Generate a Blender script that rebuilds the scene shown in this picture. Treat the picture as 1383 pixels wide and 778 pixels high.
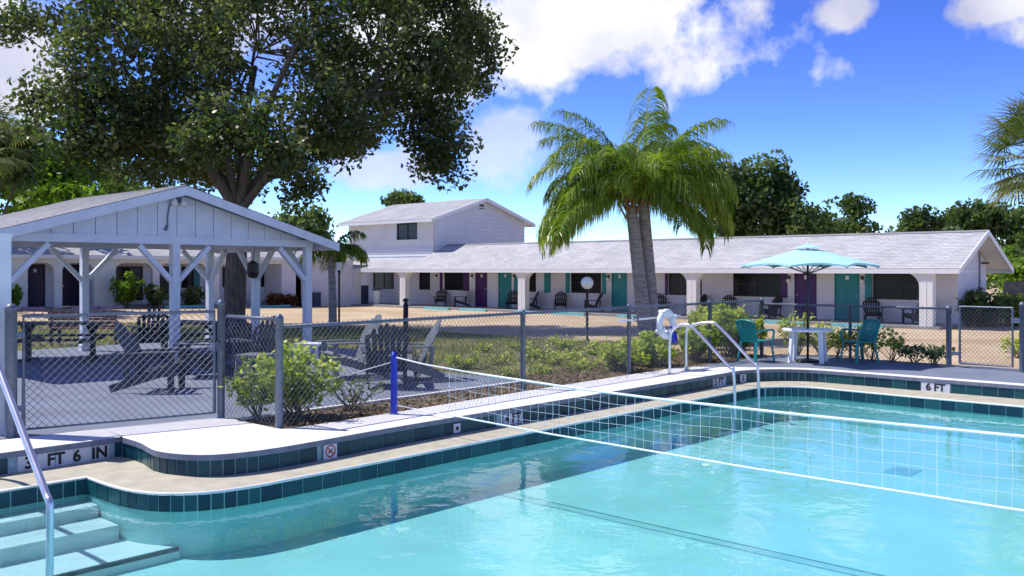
import bpy, bmesh, math, random
import numpy as np
from mathutils import Vector, Matrix
random.seed(7); rng = np.random.default_rng(7)
R_ = math.radians
for o in list(bpy.data.objects): bpy.data.objects.remove(o)
S = bpy.context.scene
COL = S.collection

# ------------------------------------------------------------------ camera
FPX, HC, CXP, HYP = 1250.0, 1.8, 691.5, 365.0      # focal (photo px), eye height, principal x, horizon y
AN = math.atan(1139/1250.0)
FW = (math.cos(AN), math.sin(AN)); RT = (math.sin(AN), -math.cos(AN))
cam_d = bpy.data.cameras.new('camera'); cam = bpy.data.objects.new('camera', cam_d); COL.objects.link(cam)
cam.location = (0, 0, HC); cam.rotation_euler = (R_(90), 0, math.atan2(FW[1], FW[0]) - R_(90))
cam_d.sensor_width = 36; cam_d.lens = 36*FPX/1383.0; cam_d.shift_y = -(389-HYP)/1383.0
cam_d.clip_end = 6000; cam_d.clip_start = 0.05
S.camera = cam

# ------------------------------------------------------------------ sky, sun, exposure
SUN = Vector((-0.30, 0.57, 1.0)).normalized()       # towards the sun
W = bpy.data.worlds.new('World'); S.world = W; W.use_nodes = True
nt = W.node_tree; nt.nodes.clear()
def N(t, **k):
    n = nt.nodes.new(t)
    for a, b in k.items(): setattr(n, a, b)
    return n
def L(a, b): nt.links.new(a, b)
def mth(op, a, b=None, c=None, clamp=False):
    n = N('ShaderNodeMath', operation=op, use_clamp=clamp)
    for i, v in enumerate((a, b, c)):
        if v is None: continue
        if isinstance(v, (int, float)): n.inputs[i].default_value = v
        else: L(v, n.inputs[i])
    return n.outputs[0]
def dot(a, v):
    n = N('ShaderNodeVectorMath', operation='DOT_PRODUCT'); L(a, n.inputs[0]); n.inputs[1].default_value = v
    return n.outputs['Value']
sky = N('ShaderNodeTexSky', sky_type='NISHITA'); sky.sun_disc = False
sky.sun_elevation = math.asin(SUN.z); sky.sun_rotation = math.atan2(SUN.x, SUN.y)
sky.altitude = 1500; sky.air_density = 0.9; sky.dust_density = 0.0; sky.ozone_density = 5.0
hs = N('ShaderNodeHueSaturation'); hs.inputs['Saturation'].default_value = 1.06; hs.inputs['Hue'].default_value = 0.516
L(sky.outputs[0], hs.inputs['Color'])
def vscale(a, k):
    n = N('ShaderNodeVectorMath', operation='SCALE'); L(a, n.inputs[0]); n.inputs['Scale'].default_value = k; return n.outputs[0]
gm = N('ShaderNodeGamma'); gm.inputs['Gamma'].default_value = 1.55; L(vscale(hs.outputs[0], .14), gm.inputs['Color'])
skyc = vscale(gm.outputs[0], 1/.14)
tc = N('ShaderNodeTexCoord'); dirv = tc.outputs['Generated']
nz = N('ShaderNodeTexNoise'); nz.inputs['Scale'].default_value = 9; nz.inputs['Detail'].default_value = 9; nz.inputs['Roughness'].default_value = .58
L(dirv, nz.inputs['Vector'])
nz2 = N('ShaderNodeTexNoise'); nz2.inputs['Scale'].default_value = 5; nz2.inputs['Detail'].default_value = 6
L(dirv, nz2.inputs['Vector'])
nzv = mth('MULTIPLY', mth('SUBTRACT', nz.outputs['Fac'], .5), 3.4)
mask = None
# cloud banks standing over the motel: direction from the place, spread sideways and upwards
CL = [(830, 25, 215, 100, 1), (720, 60, 110, 95, 1), (690, 185, 75, 60, .55), (1148, 14, 40, 26, 1), (1352, 2, 52, 24, 1),
      (530, 228, 62, 26, .7), (15, 85, 70, 70, 1), (560, 60, 170, 130, .9), (300, 0, 190, 90, .8), (880, -170, 330, 120, 1), (1500, -60, 120, 70, 1), (-170, 60, 150, 90, 1)]
fr = mth('GREATER_THAN', dot(dirv, (FW[0], FW[1], 0)), 0)
for px, py, rx, ry, amp in CL:
    v = Vector((FW[0] + (px-CXP)/FPX*RT[0], FW[1] + (px-CXP)/FPX*RT[1], (HYP-py)/FPX)).normalized()
    a = mth('DIVIDE', mth('SUBTRACT', dot(dirv, (RT[0], RT[1], 0)), v.x*RT[0]+v.y*RT[1]), rx/FPX)
    b = mth('DIVIDE', mth('SUBTRACT', dot(dirv, (0, 0, 1)), v.z), ry/FPX)
    q = mth('SQRT', mth('ADD', mth('MULTIPLY', a, a), mth('MULTIPLY', b, b)))
    m = mth('MULTIPLY', mth('MULTIPLY', mth('ADD', mth('SUBTRACT', 1.0, q), nzv), 2.2, clamp=True), amp)
    m = mth('MULTIPLY', m, fr)
    mask = m if mask is None else mth('MAXIMUM', mask, m)
# the same kind of scattered cumulus behind the viewer
back = mth('MULTIPLY', mth('MULTIPLY', mth('SUBTRACT', nz2.outputs['Fac'], .55), 7, clamp=True), mth('SUBTRACT', 1.0, fr))
mask = mth('MULTIPLY', mth('MAXIMUM', mask, back), 0.96, clamp=True)
cr = N('ShaderNodeMix', data_type='RGBA'); cr.inputs['A'].default_value = (.52, .54, .72, 1); cr.inputs['B'].default_value = (1.0, 1.0, 1.0, 1)
L(mth('MULTIPLY', mth('SUBTRACT', nz2.outputs['Fac'], .36), 4.2, clamp=True), cr.inputs['Factor'])
bg1 = N('ShaderNodeBackground'); bg1.inputs['Strength'].default_value = 0.15; L(skyc, bg1.inputs['Color'])
bg2 = N('ShaderNodeBackground'); bg2.inputs['Strength'].default_value = 0.60; L(cr.outputs['Result'], bg2.inputs['Color'])
mx = N('ShaderNodeMixShader'); L(mask, mx.inputs[0]); L(bg1.outputs[0], mx.inputs[1]); L(bg2.outputs[0], mx.inputs[2])
wo = N('ShaderNodeOutputWorld'); L(mx.outputs[0], wo.inputs['Surface'])
sd = bpy.data.lights.new('sun', 'SUN'); sd.energy = 2.9; sd.angle = R_(0.5); sd.color = (1.0, .955, .88)
so = bpy.data.objects.new('sun', sd); COL.objects.link(so); so.rotation_euler = SUN.to_track_quat('Z', 'Y').to_euler()
S.view_settings.view_transform = 'Standard'; S.view_settings.look = 'None'; S.view_settings.gamma = 1
S.view_settings.exposure = 0.88; S.view_settings.use_curve_mapping = False
S.cycles.transparent_max_bounces = 16

# ------------------------------------------------------------------ photo pixel -> place on a plane
def gp(x, y, z=0.0):
    d = FPX*(HC-z)/(y-HYP); l = (x-CXP)/FPX*d
    return (d*FW[0]+l*RT[0], d*FW[1]+l*RT[1])
def atd(x, y, d):
    l = (x-CXP)/FPX*d
    return (d*FW[0]+l*RT[0], d*FW[1]+l*RT[1], HC-(y-HYP)/FPX*d)
def atX(x, y, X):
    u = (x-CXP)/FPX; d = X/(FW[0]+u*RT[0]); return (d*(FW[1]+u*RT[1]), HC-(y-HYP)/FPX*d)
def atY(x, y, Y):
    u = (x-CXP)/FPX; d = Y/(FW[1]+u*RT[1]); return (d*(FW[0]+u*RT[0]), HC-(y-HYP)/FPX*d)
def sst(a, b, v): t = min(1, max(0, (v-a)/(b-a))); return t*t*(3-2*t)
def gz(X, Y):                                       # the ground falls a little towards the right wing
    d = X*FW[0]+Y*FW[1]; l = X*RT[0]+Y*RT[1]
    t = -.30 + .36*sst(8, 22, -l)
    return -.04 + (t+.04)*sst(19, 33, d)

# ------------------------------------------------------------------ materials
def mat(name, col, rough=.7, var=.12, scale=6, bump=0, bscale=60, metal=0, spec=.5, col2=None, coords='Object', detail=5, stretch=None, transl=0):
    m = bpy.data.materials.new(name); m.use_nodes = True
    t = m.node_tree; ns = t.nodes; p = ns['Principled BSDF']
    p.inputs['Roughness'].default_value = rough; p.inputs['Metallic'].default_value = metal
    p.inputs['Specular IOR Level'].default_value = spec
    tcn = ns.new('ShaderNodeTexCoord'); vec = tcn.outputs[coords]
    if coords == 'Object':
        ge = ns.new('ShaderNodeNewGeometry'); vec = ge.outputs['Position']
    if stretch:
        mp = ns.new('ShaderNodeMapping'); mp.inputs['Scale'].default_value = stretch; t.links.new(vec, mp.inputs[0]); vec = mp.outputs[0]
    n1 = ns.new('ShaderNodeTexNoise'); n1.inputs['Scale'].default_value = scale; n1.inputs['Detail'].default_value = detail
    t.links.new(vec, n1.inputs['Vector'])
    rp = ns.new('ShaderNodeMapRange'); rp.inputs['From Min'].default_value = .3; rp.inputs['From Max'].default_value = .7
    t.links.new(n1.outputs['Fac'], rp.inputs['Value'])
    mxn = ns.new('ShaderNodeMix'); mxn.data_type = 'RGBA'
    c2 = col2 if col2 else tuple(min(1, c*(1+var)) for c in col)
    c1 = col if col2 else tuple(c*(1-var) for c in col)
    mxn.inputs['A'].default_value = (*c1, 1); mxn.inputs['B'].default_value = (*c2, 1)
    t.links.new(rp.outputs[0], mxn.inputs['Factor'])
    t.links.new(mxn.outputs['Result'], p.inputs['Base Color'])
    if bump:
        n2 = ns.new('ShaderNodeTexNoise'); n2.inputs['Scale'].default_value = bscale; n2.inputs['Detail'].default_value = 4
        t.links.new(vec, n2.inputs['Vector'])
        b = ns.new('ShaderNodeBump'); b.inputs['Strength'].default_value = bump; b.inputs['Distance'].default_value = .02
        t.links.new(n2.outputs['Fac'], b.inputs['Height']); t.links.new(b.outputs[0], p.inputs['Normal'])
    return m
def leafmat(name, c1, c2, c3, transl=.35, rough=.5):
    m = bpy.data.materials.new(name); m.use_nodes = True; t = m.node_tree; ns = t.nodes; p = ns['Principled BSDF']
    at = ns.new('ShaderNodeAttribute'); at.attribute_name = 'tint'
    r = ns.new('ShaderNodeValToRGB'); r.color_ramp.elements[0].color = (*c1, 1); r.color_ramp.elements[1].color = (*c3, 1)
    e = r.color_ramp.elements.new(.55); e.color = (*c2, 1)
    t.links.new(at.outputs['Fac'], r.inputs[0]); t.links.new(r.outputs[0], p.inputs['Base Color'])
    p.inputs['Roughness'].default_value = rough; p.inputs['Specular IOR Level'].default_value = .35
    tr = ns.new('ShaderNodeBsdfTranslucent'); g = ns.new('ShaderNodeMix'); g.data_type = 'RGBA'; g.blend_type = 'MULTIPLY'; g.inputs['Factor'].default_value = 1
    t.links.new(r.outputs[0], g.inputs['A']); g.inputs['B'].default_value = (1.5, 1.7, .7, 1); t.links.new(g.outputs['Result'], tr.inputs['Color'])
    ms = ns.new('ShaderNodeMixShader'); ms.inputs[0].default_value = transl
    t.links.new(p.outputs[0], ms.inputs[1]); t.links.new(tr.outputs[0], ms.inputs[2]); t.links.new(ms.outputs[0], ns['Material Output'].inputs['Surface'])
    return m
def shingle_mat(name, c1, c2, cm):
    m = mat(name, c1, .92, .1, 30)
    t = m.node_tree; ns = t.nodes; p = ns['Principled BSDF']
    uv = ns.new('ShaderNodeUVMap'); br = ns.new('ShaderNodeTexBrick')
    br.inputs['Color1'].default_value = (*c1, 1); br.inputs['Color2'].default_value = (*c2, 1); br.inputs['Mortar'].default_value = (*cm, 1)
    br.inputs['Scale'].default_value = 1; br.inputs['Mortar Size'].default_value = .009; br.inputs['Brick Width'].default_value = .3; br.inputs['Row Height'].default_value = .145
    br.inputs['Bias'].default_value = -.1
    t.links.new(uv.outputs[0], br.inputs['Vector'])
    n = ns.new('ShaderNodeTexNoise'); n.inputs['Scale'].default_value = .8; n.inputs['Detail'].default_value = 8
    t.links.new(ns['Texture Coordinate'].outputs['Object'], n.inputs['Vector'])
    r = ns.new('ShaderNodeMapRange'); r.inputs['To Min'].default_value = .88; r.inputs['To Max'].default_value = 1.1; r.inputs['From Min'].default_value = .3; r.inputs['From Max'].default_value = .7
    t.links.new(n.outputs['Fac'], r.inputs['Value'])
    mu = ns.new('ShaderNodeVectorMath'); mu.operation = 'SCALE'; t.links.new(br.outputs['Color'], mu.inputs[0]); t.links.new(r.outputs[0], mu.inputs['Scale'])
    t.links.new(mu.outputs[0], p.inputs['Base Color'])
    return m
M = {}
M['white'] = mat('white_paint', (.74, .75, .77), .6, .05, 3)
M['white_wood'] = mat('white_wood', (.66, .69, .75), .6, .07, 4, .15, 40)
M['stucco'] = mat('stucco', (.72, .71, .70), .85, .06, 1.2, .25, 70)
M['stucco_in'] = mat('stucco_wall', (.70, .68, .74), .85, .06, 1.2, .25, 70)
M['siding'] = mat('lap_siding_paint', (.70, .70, .74), .6, .05, 2)
M['shingle'] = shingle_mat('grey_shingle', (.56, .555, .56), (.44, .44, .455), (.26, .26, .27))
M['shingle_g'] = shingle_mat('pale_shingle', (.50, .49, .48), (.38, .37, .37), (.16, .16, .17))
M['teal'] = mat('teal_paint', (.012, .23, .245), .45, .08, 3)
M['purple'] = mat('purple_paint', (.060, .008, .11), .45, .1, 3)
M['plum'] = mat('plum_paint', (.022, .006, .045), .5, .1, 3)
M['darkglass'] = mat('window_glass', (.006, .007, .008), .22, .4, 2, spec=.3)
M['frame'] = mat('window_frame', (.03, .028, .03), .5)
M['curtain'] = mat('curtain', (.045, .038, .032), .9, .5, 8, stretch=(1, 14, .3))
M['coping'] = mat('coping_paint', (.80, .78, .75), .6, .06, 3, .1, 30)
M['coping_edge'] = mat('coping_edge', (.16, .18, .24), .5, .2, 8)  # slate trim under the coping, its shade put into the dark colour
M['ledge'] = mat('gutter_ledge', (.47, .435, .33), .7, .14, 5, .1, 40)
M['grout'] = mat('grout', (.30, .42, .45), .8, .2, 20)
M['tile'] = None
M['plaster'] = mat('pool_plaster', (.31, .60, .61), .6, .10, .8, 0)
M['step'] = mat('step_plaster', (.58, .68, .70), .6, .06, 2)
M['drain'] = mat('drain_grate', (.17, .40, .42), .6)
M['deck'] = mat('grey_deck', (.175, .205, .265), .75, .14, 1.3, .12, 80, detail=9)
M['slab'] = mat('patio_slab', (.165, .19, .245), .8, .16, 1.1, .12, 80, detail=9)
M['porch'] = mat('porch_floor', (.28, .28, .29), .8, .15, 2)
M['steel'] = mat('stainless', (.72, .71, .76), .34, .1, 6, metal=.85)
M['galv'] = mat('slate_fence_metal', (.12, .145, .20), .45, .2, 20, metal=.2)
M['wire'] = mat('fence_wire', (.14, .16, .21), .5, .2, 20, metal=.2)
M['blue'] = mat('blue_post', (.006, .02, .42), .35, .1, 8)
M['netw'] = mat('net_cord', (.80, .84, .86), .6, .05, 20)
M['black'] = mat('black_metal', (.012, .012, .015), .45, .2, 20)
M['chair_navy'] = mat('chair_navy', (.040, .047, .068), .5, .3, 10)
M['chair_grey'] = mat('chair_grey', (.17, .185, .20), .55, .25, 10)
M['chair_black'] = mat('chair_black', (.016, .017, .024), .5, .3, 10)
M['teal_plastic'] = mat('teal_plastic', (.008, .22, .22), .35, .1, 8)
M['white_plastic'] = mat('white_plastic', (.78, .79, .82), .35, .04, 8)
M['canopy'] = mat('canopy_fabric', (.42, .74, .78), .8, .06, 5)
M['globe'] = mat('globe_glass', (.93, .93, .91), .3, .02, 8)
M['bark'] = mat('oak_bark', (.12, .095, .075), .9, .45, 4, .8, 12, stretch=(3, 3, .6))
M['palmbark'] = mat('palm_bark', (.30, .27, .25), .9, .4, 4, .8, 6, stretch=(1, 1, 6))
M['stem'] = mat('stem_bark', (.15, .11, .075), .9, .3, 10)
M['boot'] = mat('palm_boot', (.26, .15, .08), .9, .4, 8)
M['brownslat'] = mat('brown_slat', (.16, .045, .03), .6, .3, 8)
M['curb'] = mat('teal_curb', (.14, .42, .44), .6, .2, 5)
M['curbp'] = mat('pink_curb', (.42, .24, .34), .6, .2, 5)
M['grey_box'] = mat('navy_box', (.03, .045, .10), .5)
M['txt'] = mat('black_letter', (.012, .012, .014), .6)
M['red'] = mat('red_print', (.45, .03, .03), .6)
M['plate'] = mat('marker_tile', (.60, .61, .64), .4, .07, 12)
M['wood_fence'] = mat('weathered_wood', (.24, .21, .19), .9, .3, 5)
M['leaf_oak'] = leafmat('oak_leaf', (.026, .046, .014), (.088, .118, .042), (.28, .29, .16), .42, .38)
M['leaf_bg'] = leafmat('far_leaf', (.026, .056, .018), (.088, .14, .042), (.23, .27, .09), .4)
M['leaf_pale'] = leafmat('pale_leaf', (.05, .11, .010), (.15, .26, .025), (.34, .44, .07), .45)
M['leaf_lime'] = leafmat('lime_leaf', (.09, .15, .02), (.36, .43, .06), (.70, .68, .19), .35)
M['leaf_red'] = leafmat('croton_leaf', (.05, .02, .01), (.16, .05, .02), (.25, .2, .05), .3)
M['leaf_palm'] = leafmat('palm_leaf', (.03, .08, .012), (.14, .22, .026), (.42, .46, .09), .44, .35)
M['leaf_sabal'] = leafmat('sabal_leaf', (.03, .06, .012), (.10, .15, .04), (.28, .27, .12), .3, .45)
M['grass'] = leafmat('grass_blade', (.07, .10, .014), (.20, .23, .035), (.40, .38, .10), .3, .7)
M['deadleaf'] = leafmat('dry_leaf', (.09, .06, .03), (.2, .14, .08), (.34, .27, .17), .2, .8)
def tile_mat():
    m = mat('teal_tile', (.006, .055, .072), .3, .3, 3, spec=.3)
    t = m.node_tree; ns = t.nodes; p = ns['Principled BSDF']
    oi = ns.new('ShaderNodeObjectInfo'); r = ns.new('ShaderNodeValToRGB')
    r.color_ramp.elements[0].color = (.003, .035, .055, 1); r.color_ramp.elements[1].color = (.012, .085, .095, 1)
    t.links.new(oi.outputs['Random'], r.inputs[0]); t.links.new(r.outputs[0], p.inputs['Base Color'])
    return m
M['tile'] = tile_mat()
def water_mat():
    m = bpy.data.materials.new('pool_water'); m.use_nodes = True; t = m.node_tree; ns = t.nodes; ns.remove(ns['Principled BSDF'])
    tr = ns.new('ShaderNodeBsdfTransparent'); tr.inputs['Color'].default_value = (.74, .92, .96, 1)
    gl = ns.new('ShaderNodeBsdfGlossy'); gl.inputs['Roughness'].default_value = .02; gl.inputs['Color'].default_value = (1, 1, 1, 1)
    f = ns.new('ShaderNodeFresnel'); f.inputs['IOR'].default_value = 1.33
    ge = ns.new('ShaderNodeNewGeometry')
    n1 = ns.new('ShaderNodeTexNoise'); n1.inputs['Scale'].default_value = 1.6; n1.inputs['Detail'].default_value = 3; n1.inputs['Distortion'].default_value = .6
    n2 = ns.new('ShaderNodeTexNoise'); n2.inputs['Scale'].default_value = 9; n2.inputs['Detail'].default_value = 2
    t.links.new(ge.outputs['Position'], n1.inputs['Vector']); t.links.new(ge.outputs['Position'], n2.inputs['Vector'])
    ad = ns.new('ShaderNodeMath'); ad.operation = 'MULTIPLY_ADD'; ad.inputs[1].default_value = .10
    t.links.new(n2.outputs['Fac'], ad.inputs[0]); t.links.new(n1.outputs['Fac'], ad.inputs[2])
    b = ns.new('ShaderNodeBump'); b.inputs['Strength'].default_value = .25; b.inputs['Distance'].default_value = .05
    t.links.new(ad.outputs[0], b.inputs['Height'])
    t.links.new(b.outputs[0], gl.inputs['Normal']); t.links.new(b.outputs[0], f.inputs['Normal'])
    ms = ns.new('ShaderNodeMixShader'); t.links.new(f.outputs[0], ms.inputs[0]); t.links.new(tr.outputs[0], ms.inputs[1]); t.links.new(gl.outputs[0], ms.inputs[2])
    t.links.new(ms.outputs[0], ns['Material Output'].inputs['Surface'])
    return m
M['water'] = water_mat()
def ground_mat():
    m = mat('shell_gravel', (.44, .35, .24), .95, .1, 1, .5, 45)
    t = m.node_tree; ns = t.nodes; p = ns['Principled BSDF']; ge = ns['Geometry']
    def noise(s, d=6):
        n = ns.new('ShaderNodeTexNoise'); n.inputs['Scale'].default_value = s; n.inputs['Detail'].default_value = d; t.links.new(ge.outputs['Position'], n.inputs['Vector']); return n.outputs['Fac']
    r1 = ns.new('ShaderNodeValToRGB'); r1.color_ramp.elements[0].position = .3; r1.color_ramp.elements[1].position = .7
    r1.color_ramp.elements[0].color = (.47, .345, .20, 1); r1.color_ramp.elements[1].color = (.66, .54, .37, 1)
    t.links.new(noise(.35, 8), r1.inputs[0])
    r2 = ns.new('ShaderNodeValToRGB'); r2.color_ramp.elements[0].position = .38; r2.color_ramp.elements[1].position = .6
    r2.color_ramp.elements[0].color = (.62, .58, .55, 1); r2.color_ramp.elements[1].color = (1.12, 1.1, 1.08, 1)
    t.links.new(noise(38, 3), r2.inputs[0])
    mu = ns.new('ShaderNodeMix'); mu.data_type = 'RGBA'; mu.blend_type = 'MULTIPLY'; mu.inputs['Factor'].default_value = 1
    t.links.new(r1.outputs[0], mu.inputs['A']); t.links.new(r2.outputs[0], mu.inputs['B']); t.links.new(mu.outputs['Result'], p.inputs['Base Color'])
    return m
M['gravel'] = ground_mat()
M['lawn'] = mat('lawn_soil', (.075, .08, .025), .95, .4, .9, .4, 30, col2=(.20, .17, .075), detail=8)
M['mulch'] = mat('mulch', (.06, .042, .032), .95, .4, 14, .9, 60, col2=(.24, .18, .14), detail=8)

# ------------------------------------------------------------------ mesh helpers
class MB:
    def __init__(s): s.v = []; s.f = []; s.uv = None
    def add(s, vs, fs):
        b = len(s.v); s.v += [tuple(v) for v in vs]; s.f += [tuple(i+b for i in f) for f in fs]; return s
    def box(s, a, b):
        x0, y0, z0 = a; x1, y1, z1 = b
        return s.add([(x0,y0,z0),(x1,y0,z0),(x1,y1,z0),(x0,y1,z0),(x0,y0,z1),(x1,y0,z1),(x1,y1,z1),(x0,y1,z1)],
                     [(0,3,2,1),(4,5,6,7),(0,1,5,4),(1,2,6,5),(2,3,7,6),(3,0,4,7)])
    def bar(s, p, q, w, h, up=(0,0,1)):                # rectangular bar from p to q
        p, q, up = Vector(p), Vector(q), Vector(up); t = (q-p).normalized()
        sd_ = t.cross(up)
        if sd_.length < 1e-4: sd_ = t.cross(Vector((1,0,0)))
        sd_.normalize(); n = sd_.cross(t).normalized()
        vs = [e+sd_*(w/2*i)+n*(h/2*j) for e in (p, q) for i, j in ((-1,-1),(1,-1),(1,1),(-1,1))]
        return s.add(vs, [(0,1,2,3),(7,6,5,4),(0,4,5,1),(1,5,6,2),(2,6,7,3),(3,7,4,0)])
    def tube(s, pts, r, n=8, caps=True):
        pts = [Vector(p) for p in pts]; rs = r if isinstance(r, (list, tuple)) else [r]*len(pts)
        ref = None; rings = []
        for i, p in enumerate(pts):
            t = (pts[min(i+1, len(pts)-1)]-pts[max(i-1, 0)]).normalized()
            if ref is None:
                ref = t.cross(Vector((0,0,1)))
                if ref.length < 1e-3: ref = Vector((1,0,0))
            a = (ref - t*ref.dot(t)).normalized(); ref = a; b = t.cross(a)
            rings.append([p+(a*math.cos(2*math.pi*k/n)+b*math.sin(2*math.pi*k/n))*rs[i] for k in range(n)])
        vs = [v for g in rings for v in g]
        fs = [(i*n+k, i*n+(k+1)%n, (i+1)*n+(k+1)%n, (i+1)*n+k) for i in range(len(pts)-1) for k in range(n)]
        if caps: fs += [tuple(range(n-1,-1,-1)), tuple((len(pts)-1)*n+k for k in range(n))]
        return s.add(vs, fs)
    def lathe(s, prof, c=(0,0,0), n=16):               # prof: (r,z) pairs
        vs = [(c[0]+r*math.cos(2*math.pi*k/n), c[1]+r*math.sin(2*math.pi*k/n), c[2]+z) for r, z in prof for k in range(n)]
        fs = [(i*n+k, i*n+(k+1)%n, (i+1)*n+(k+1)%n, (i+1)*n+k) for i in range(len(prof)-1) for k in range(n)]
        return s.add(vs, fs)
    def prism(s, poly, d):                              # poly: 3d points, extruded by vector d
        n = len(poly); d = Vector(d); P = [Vector(p) for p in poly]
        return s.add(P+[p+d for p in P], [tuple(range(n-1,-1,-1)), tuple(range(n, 2*n))]+[(i,(i+1)%n,n+(i+1)%n,n+i) for i in range(n)])
    def mesh(s, name, m=None, smooth=False):
        me = bpy.data.meshes.new(name); me.from_pydata(s.v, [], s.f)
        if m: me.materials.append(m)
        if smooth: me.polygons.foreach_set('use_smooth', [True]*len(me.polygons))
        return me
    def build(s, name, m, parent=None, smooth=False, world=True, fix=True):
        me = s.mesh(name, m, smooth)
        if fix:
            bm = bmesh.new(); bm.from_mesh(me); bmesh.ops.recalc_face_normals(bm, faces=bm.faces); bm.to_mesh(me); bm.free()
        if parent is not None and world:
            w = ORG.get(parent.name, Vector((0,0,0)))
            if w.length: me.transform(Matrix.Translation(-w))
        return link(name, me, parent)
ORG = {}
def link(name, me, parent=None, loc=None, rot=None):
    o = bpy.data.objects.new(name, me); COL.objects.link(o)
    if parent is not None:
        o.parent = parent
        if loc is None: ORG[o.name] = ORG.get(parent.name, Vector((0,0,0)))
    if loc is not None: o.location = loc
    if rot is not None: o.rotation_euler = rot
    return o
def tag(o, label=None, cat=None, group=None, kind=None):
    if label: o['label'] = label
    if cat: o['category'] = cat
    if group: o['group'] = group
    if kind: o['kind'] = kind
    return o
def thing(name, label, cat, loc=(0,0,0), rotz=0, group=None, world=False):
    o = bpy.data.objects.new(name, None); COL.objects.link(o); o.location = loc; o.rotation_euler = (0,0,rotz); o.empty_display_size = .2
    if world: ORG[o.name] = Vector(loc)
    return tag(o, label, cat, group)
def copy_tree(o, parent=None):
    c = o.copy(); COL.objects.link(c); c.parent = parent
    for ch in o.children: copy_tree(ch, c)
    return c
def struct(name, mb, m, parent=None, **k):
    o = mb.build(name, m, parent, **k)
    if parent is None: o['kind'] = 'structure'
    return o
def cards(name, m, V, tint, nv=4, parent=None, smooth=False):
    """V: (n*nv,3) array of leaf corners, tint: (n,)"""
    n = len(V)//nv
    me = bpy.data.meshes.new(name); me.vertices.add(len(V)); me.vertices.foreach_set('co', np.ascontiguousarray(V, dtype=np.float32).ravel())
    me.loops.add(len(V)); me.loops.foreach_set('vertex_index', np.arange(len(V), dtype=np.int32))
    me.polygons.add(n); me.polygons.foreach_set('loop_start', np.arange(0, len(V), nv, dtype=np.int32))
    me.update(calc_edges=True)
    a = me.attributes.new('tint', 'FLOAT', 'FACE'); a.data.foreach_set('value', np.clip(tint, 0, 1).astype(np.float32))
    me.materials.append(m)
    return link(name, me, parent)
def unit(v): return v/np.maximum(1e-6, np.linalg.norm(v, axis=-1, keepdims=True))
def leaf_quads(C, Ln, Wd, up=.5, droop=None):
    """diamond leaves at centres C"""
    n = len(C)
    nrm = unit(rng.normal(size=(n,3))+np.array([0,0,up])); t = rng.normal(size=(n,3))
    if droop is not None: t = t+np.array(droop)
    t = unit(t-nrm*np.sum(t*nrm, 1, keepdims=True)); b = np.cross(nrm, t)
    ln = (Ln*rng.uniform(.7, 1.3, n))[:,None]; wd = (Wd*rng.uniform(.7, 1.3, n))[:,None]
    V = np.empty((n,4,3)); V[:,0] = C-t*ln*.5; V[:,1] = C+b*wd*.5+t*ln*.05; V[:,2] = C+t*ln*.5; V[:,3] = C-b*wd*.5+t*ln*.05
    return V.reshape(-1,3)
def smoothpath(P, k=6, closed=False):
    P = [Vector(p) for p in P]; out = []
    n = len(P)
    for i in range(n-1):
        p0 = P[max(i-1,0)]; p1 = P[i]; p2 = P[i+1]; p3 = P[min(i+2,n-1)]
        for j in range(k):
            t = j/k
            out.append(.5*((2*p1)+(p2-p0)*t+(2*p0-5*p1+4*p2-p3)*t*t+(3*p1-p0-3*p2+p3)*t**3))
    out.append(P[-1]); return out
def text_mesh(s, size, m, parent, Mx, bold=.012, name='lettering'):
    cu = bpy.data.curves.new('lettering', 'FONT'); cu.body = s; cu.size = size; cu.align_x = 'CENTER'; cu.align_y = 'CENTER'; cu.offset = bold*size; cu.extrude = .0006; cu.resolution_u = 3
    o = bpy.data.objects.new('tmp', cu); COL.objects.link(o); bpy.context.view_layer.update()
    me = bpy.data.meshes.new_from_object(o.evaluated_get(bpy.context.evaluated_depsgraph_get())); bpy.data.objects.remove(o)
    me.materials.clear(); me.materials.append(m); me.transform(Mx)
    return link(name, me, parent)
# ------------------------------------------------------------------ ground
def axis(cuts):
    a = [-4000, -900, -250, -90, -45, -25] + list(np.arange(-15, 75.01, 1.25)) + [85, 110, 160, 300, 900, 4000]
    a = [v for v in a if min(abs(v-c) for c in cuts) > .35] + list(cuts); return sorted(float(v) for v in a)
PX0, PX1, PY0, PY1 = .95, 16.1, .3, 9.9
xs, ys = axis((PX0, PX1)), axis((PY0, PY1)); g = MB()
for x in xs:
    for y in ys: g.v.append((x, y, gz(x, y)))
ny = len(ys)
for i in range(len(xs)-1):
    for j in range(ny-1):
        cx, cy = (xs[i]+xs[i+1])/2, (ys[j]+ys[j+1])/2
        if PX0 < cx < PX1 and PY0 < cy < PY1: continue
        g.f.append((i*ny+j, (i+1)*ny+j, (i+1)*ny+j+1, i*ny+j+1))
struct('ground', g, M['gravel'], smooth=True)
def inside(p, poly):
    x, y = p; c = False
    for i in range(len(poly)):
        (x1, y1), (x2, y2) = poly[i], poly[i-1]
        if (y1 > y) != (y2 > y) and x < (x2-x1)*(y-y1)/(y2-y1)+x1: c = not c
    return c
LAWN = [(11.0, 10.0), (18.0, 9.5), (19.2, 13.6), (20.3, 17.0), (22.2, 24.5), (21, 29.5), (16, 33.5), (8, 37), (-4, 36), (-8, 22), (1, 17), (4, 22.3), (11.3, 22.3)]
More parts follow.
